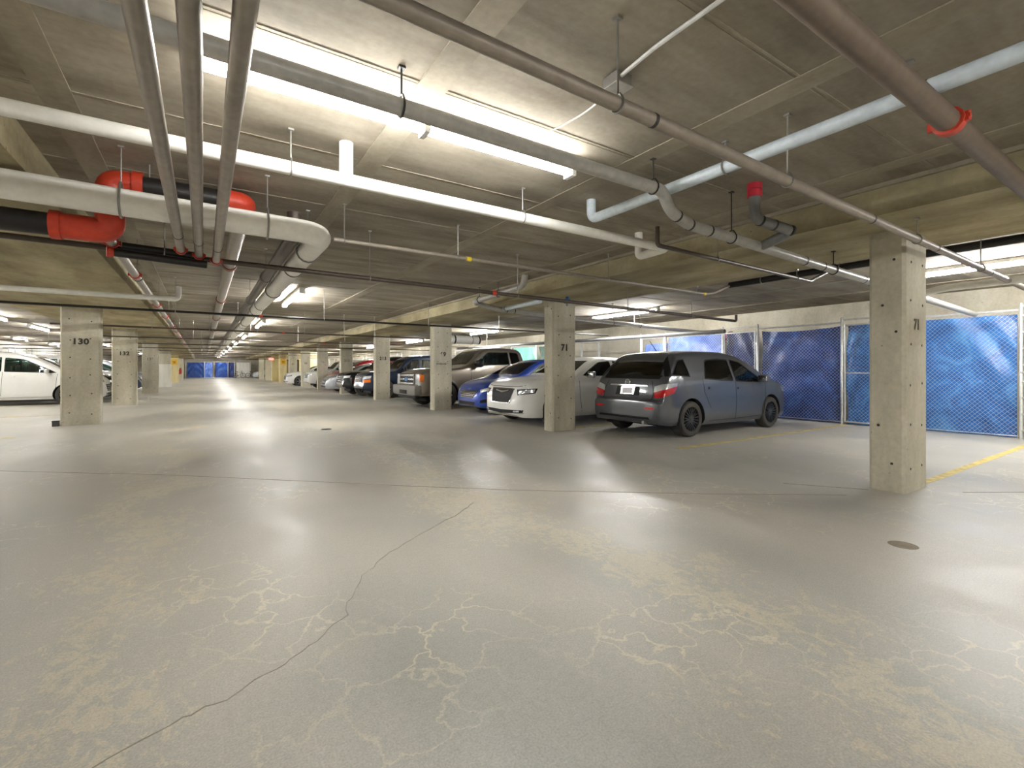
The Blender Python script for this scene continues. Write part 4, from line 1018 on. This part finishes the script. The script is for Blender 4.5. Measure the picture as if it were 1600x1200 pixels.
T(-.66, .74, 'tarp_blue', 'blue tarp in the locker beyond the right picture edge', seed=1)
T(1.73, 3.09, 'tarp_bright', 'bright blue tarp in the locker right of the nearest column', seed=2)
T(3.17, 3.89, 'tarp_bright', 'blue tarp behind the gate left of the nearest column', seed=3)
T(3.97, 5.46, 'tarp_blue', 'large dark blue tarp ahead of the hatchback nose', seed=4, sag=.05)
T(5.54, 6.26, 'tarp_navy', 'navy blue tarp behind the narrow gate above the hatchback hood', seed=5)
T(6.34, 7.83, 'tarp_pale', 'pale blue tarp behind the hatchback roof', seed=6)
T(7.90, 8.63, 'tarp_pale', 'pale blue tarp behind the narrow gate by the hatchback aerial', seed=7, z1=2.0)
T(12.66, 13.34, 'tarp_green', 'dark green tarp behind a gate left of column 71', seed=8)
T(13.45, 14.9, 'tarp_teal', 'crumpled teal tarp behind the blue sedan roof', seed=9)
T(15.03, 15.73, 'tarp_navy', 'navy tarp in a gate behind the pickup cab', seed=10)
T(18.2, 19.6, 'tarp_white', 'white sheet in a locker behind the dark off-roader', seed=11)
T(22.9, 24.3, 'tarp_white', 'white sheet in a far locker behind the silver car', seed=12)
for i, (s, w, hgt, mt, lab, z) in enumerate(((9.2,.5,.5,'cardboard','brown carton in the open locker behind the white sedan',0),(9.8,.45,.6,'wood','tan wooden crate in the open locker behind the white sedan',0),(10.6,.4,.9,'white_plastic','white plastic tub in the locker left of the white sedan roof',0))):
    e = empty('storage_box', (FX+.7, s*H, z))
    MB().box((-.25,-w/2,0),(.25,w/2,hgt)).build('body', mt, e, smooth=False); MB().box((-.26,-w/2-.01,hgt-.06),(.26,w/2+.01,hgt+.01)).build('lid', mt, e, smooth=False)
    tag(e, lab, 'box')
sh = empty('locker_shelf', (FX+1.0, 6.95*H, 1.98))
MB().box((-.28,-.95,0),(.28,.95,.03)).build('board', 'wood', sh, smooth=False)
for y in (-.9, .9): MB().box((-.26,y-.02,-1.98),(.26,y+.02,0)).build('upright', 'wood', sh, smooth=False)
tag(sh, 'wooden shelf inside the pale blue tarped locker', 'shelf')
for i, (y, mt, lab) in enumerate(((6.6,'purple_cloth','purple bag on the shelf above the pale blue tarp'),(7.1,'blue_box','blue bundle on the shelf above the pale blue tarp'))):
    e = empty('storage_bag', (FX+.95, y*H, 2.012)); m = MB()
    m.lathe([(0,0),(.2,.01),(.25,.08),(.23,.18),(.1,.24),(.04,.27),(0,.27)], n=14); m.build('sack', mt, e)
    MB().torus((0,0,.26), .045, .012, 'z', 12, 6).build('tie', 'rubber', e)
    tag(e, lab, 'bag')
# far end lockers with tarps and the white board
ye = 63*H
tarp(-1.5*H, .05*H, .012, 2.1, 'tarp_blue', 'deep blue tarp at the far end of the aisle, leftmost', x=ye+.05, seed=21, ax='x')
tarp(.1*H, .85*H, .012, 2.1, 'tarp_pale', 'pale blue tarp at the far end of the aisle beside the deep blue one', x=ye+.05, seed=22, ax='x')
tarp(1.15*H, 2.3*H, .012, 2.1, 'tarp_blue', 'grey blue tarp at the far end right of the middle post', x=ye+.05, seed=23, ax='x')
tarp(2.4*H, 2.95*H, .012, 2.1, 'tarp_navy', 'navy tarp at the far end beside the white board', x=ye+.05, seed=24, ax='x')
ef = empty('end_fence', (.6*H, ye, 0))
for t_ in (-1.65, .08, .98, 2.35, 3.0, 4.6): MB().tube([((t_-.6)*H,0,0),((t_-.6)*H,0,2.3)], .04, 8).build('post', 'galv', ef)
for z in (.08, 2.2): MB().tube([(-2.25*H,0,z),(4*H,0,z)], .03, 8).build('rail', 'galv', ef)
tag(ef, 'galvanised fence frame across the far end of the aisle', 'fence')
wb = empty('white_board', (3.85*H, ye+.12, 0)); MB().box((-.82,-.02,.05),(.82,.02,2.1)).build('sheet', 'white_paint', wb, smooth=False)
MB().box((-.84,-.03,2.1),(.84,.03,2.14)).build('edge', 'galv', wb, smooth=False)
tag(wb, 'white board behind the bicycles at the far end', 'panel')
def bicycle(x, y, rz, label, mat):
    e = empty('bicycle', (x, y, 0), rz)
    for sx in (-.52, .52):
        w = MB().torus((sx,0,.34), .31, .025, 'y', 24, 8).build('wheel', 'tyre', e)
        sp = MB()
        for k in range(10):
            a = 2*PI*k/10; sp.tube([(sx,0,.34),(sx+.3*math.cos(a),0,.34+.3*math.sin(a))], .004, 4)
        sp.build('spokes', 'zinc', w)
    f = MB()
    for a, b in (((-.52,.34),(-.18,.78)),((-.52,.34),(-.08,.3)),((-.08,.3),(-.2,.85)),((-.08,.3),(.38,.78)),((-.18,.76),(.37,.82)),((.36,.95),(.52,.34))): f.tube([(a[0],0,a[1]),(b[0],0,b[1])], .02, 6)
    f.build('frame', mat, e)
    MB().tube([(.33,-.28,1.0),(.38,0,.97),(.33,.28,1.0)], .016, 6).build('handlebar', 'rubber', e)
    MB().cbox((-.21,0,.9), (.24,.12,.05)).build('saddle', 'rubber', e)
    MB().lathe([(.0,-.01),(.09,-.01),(.09,.01),(0,.01)], (-.08,.05,.3), 'y', 12).build('crank', 'zinc', e)
    tag(e, label, 'bicycle', 'bicycles at the far end')
bicycle(3.4*H, ye-.35, .12, 'dark bicycle standing at the far end, left of the two', 'bike_black')
bicycle(4.75*H, ye-.4, -.1, 'grey bicycle standing at the far end, right of the two', 'zinc')
# stair block, exit sign, door at the far right
tag(MB().box((5.25*H, 41*H, 0), (8*H, 46*H, SLAB)).build('wall_stair', 'cream_paint', smooth=False), 'cream painted stair enclosure at the far right of the aisle', kind='structure')
dd = empty('door_1', (5.9*H, 41*H-.02, 0)); MB().box((-.5,-.03,0),(.5,.02,2.05)).build('leaf', 'door_brown', dd, smooth=False)
MB().box((-.58,-.04,0),(-.5,.02,2.12)).box((.5,-.04,0),(.58,.02,2.12)).box((-.58,-.04,2.05),(.58,.02,2.12)).build('frame', 'trim_black', dd, smooth=False)
MB().tube([(.38,-.05,1.0),(.38,-.05,1.1)], .02, 6).build('handle', 'zinc', dd); tag(dd, 'brown stair door at the far right', kind='structure')
ex = empty('exit_sign', (4.3*H, 40*H, 2.13))
MB().box((-.22,-.03,-.12),(.22,.03,.12)).build('housing', 'red_sign', ex, smooth=False)
MB().box((-.2,-.036,-.1),(.2,-.0305,.1)).build('lit_face', 'exit_glow', ex, smooth=False)
text('lettering', 'EXIT', .17, (0,-.039,0), (PI/2,0,0), 'white_plastic', ex)
for x in (-.15,.15): MB().tube([(x,0,.12),(x,0,SOFF-2.13)], .008, 6).build('hanger', 'zinc', ex)
tag(ex, 'red exit sign hanging far down the right side of the aisle', 'sign')
fe = empty('fire_extinguisher', (-1.565*H+.085, 44*H+.1, .75))
MB().lathe([(0,0),(.08,0),(.09,.03),(.09,.4),(.05,.48),(.02,.5),(0,.5)], n=14).build('cylinder', 'extinguisher', fe)
MB().cbox((.03,0,.53),(.14,.03,.05)).build('handle', 'rubber', fe); MB().tube(bend([(0,-.03,.52),(.12,-.05,.4),(.1,-.06,.1)],.08), .012, 6).build('hose', 'rubber', fe)
tag(fe, 'red fire extinguisher on the far left column', 'fire extinguisher')
# clutter on shelving at the left wall seen above the minivan
for i in range(4):
    y = (20.5+2.6*i)*H
    r = empty('storage_rack', (XL+.55, y, 0))
    for z in (.5, 1.15, 1.8): MB().box((-.35,-1.2,z),(.35,1.2,z+.04)).build('shelf_board', 'wood', r, smooth=False)
    for yy in (-1.18, 1.18):
        for xx in (-.33, .33): MB().box((xx-.02,yy-.02,0),(xx+.02,yy+.02,2.3)).build('upright', 'fixture_white', r, smooth=False)
    tag(r, f'wooden shelf rack on the left wall, {ORD[i]} behind the minivan', 'rack', 'racks on the left wall')
    for q in range(4):
        b = empty('carton', (XL+.55, y-.85+q*.56, 1.842)); hh = random.uniform(.22,.4)
        MB().box((-.22,-.22,0),(.22,.22,hh)).build('body', random.choice(['cardboard','white_plastic','wood']), b, smooth=False)
        MB().box((-.224,-.03,hh-.1),(.224,.03,hh+.003)).build('tape', 'white_plastic', b, smooth=False)
        tag(b, f'{ORD[q]} carton along the top of the {ORD[i]} left wall rack', 'carton', 'cartons on the racks')
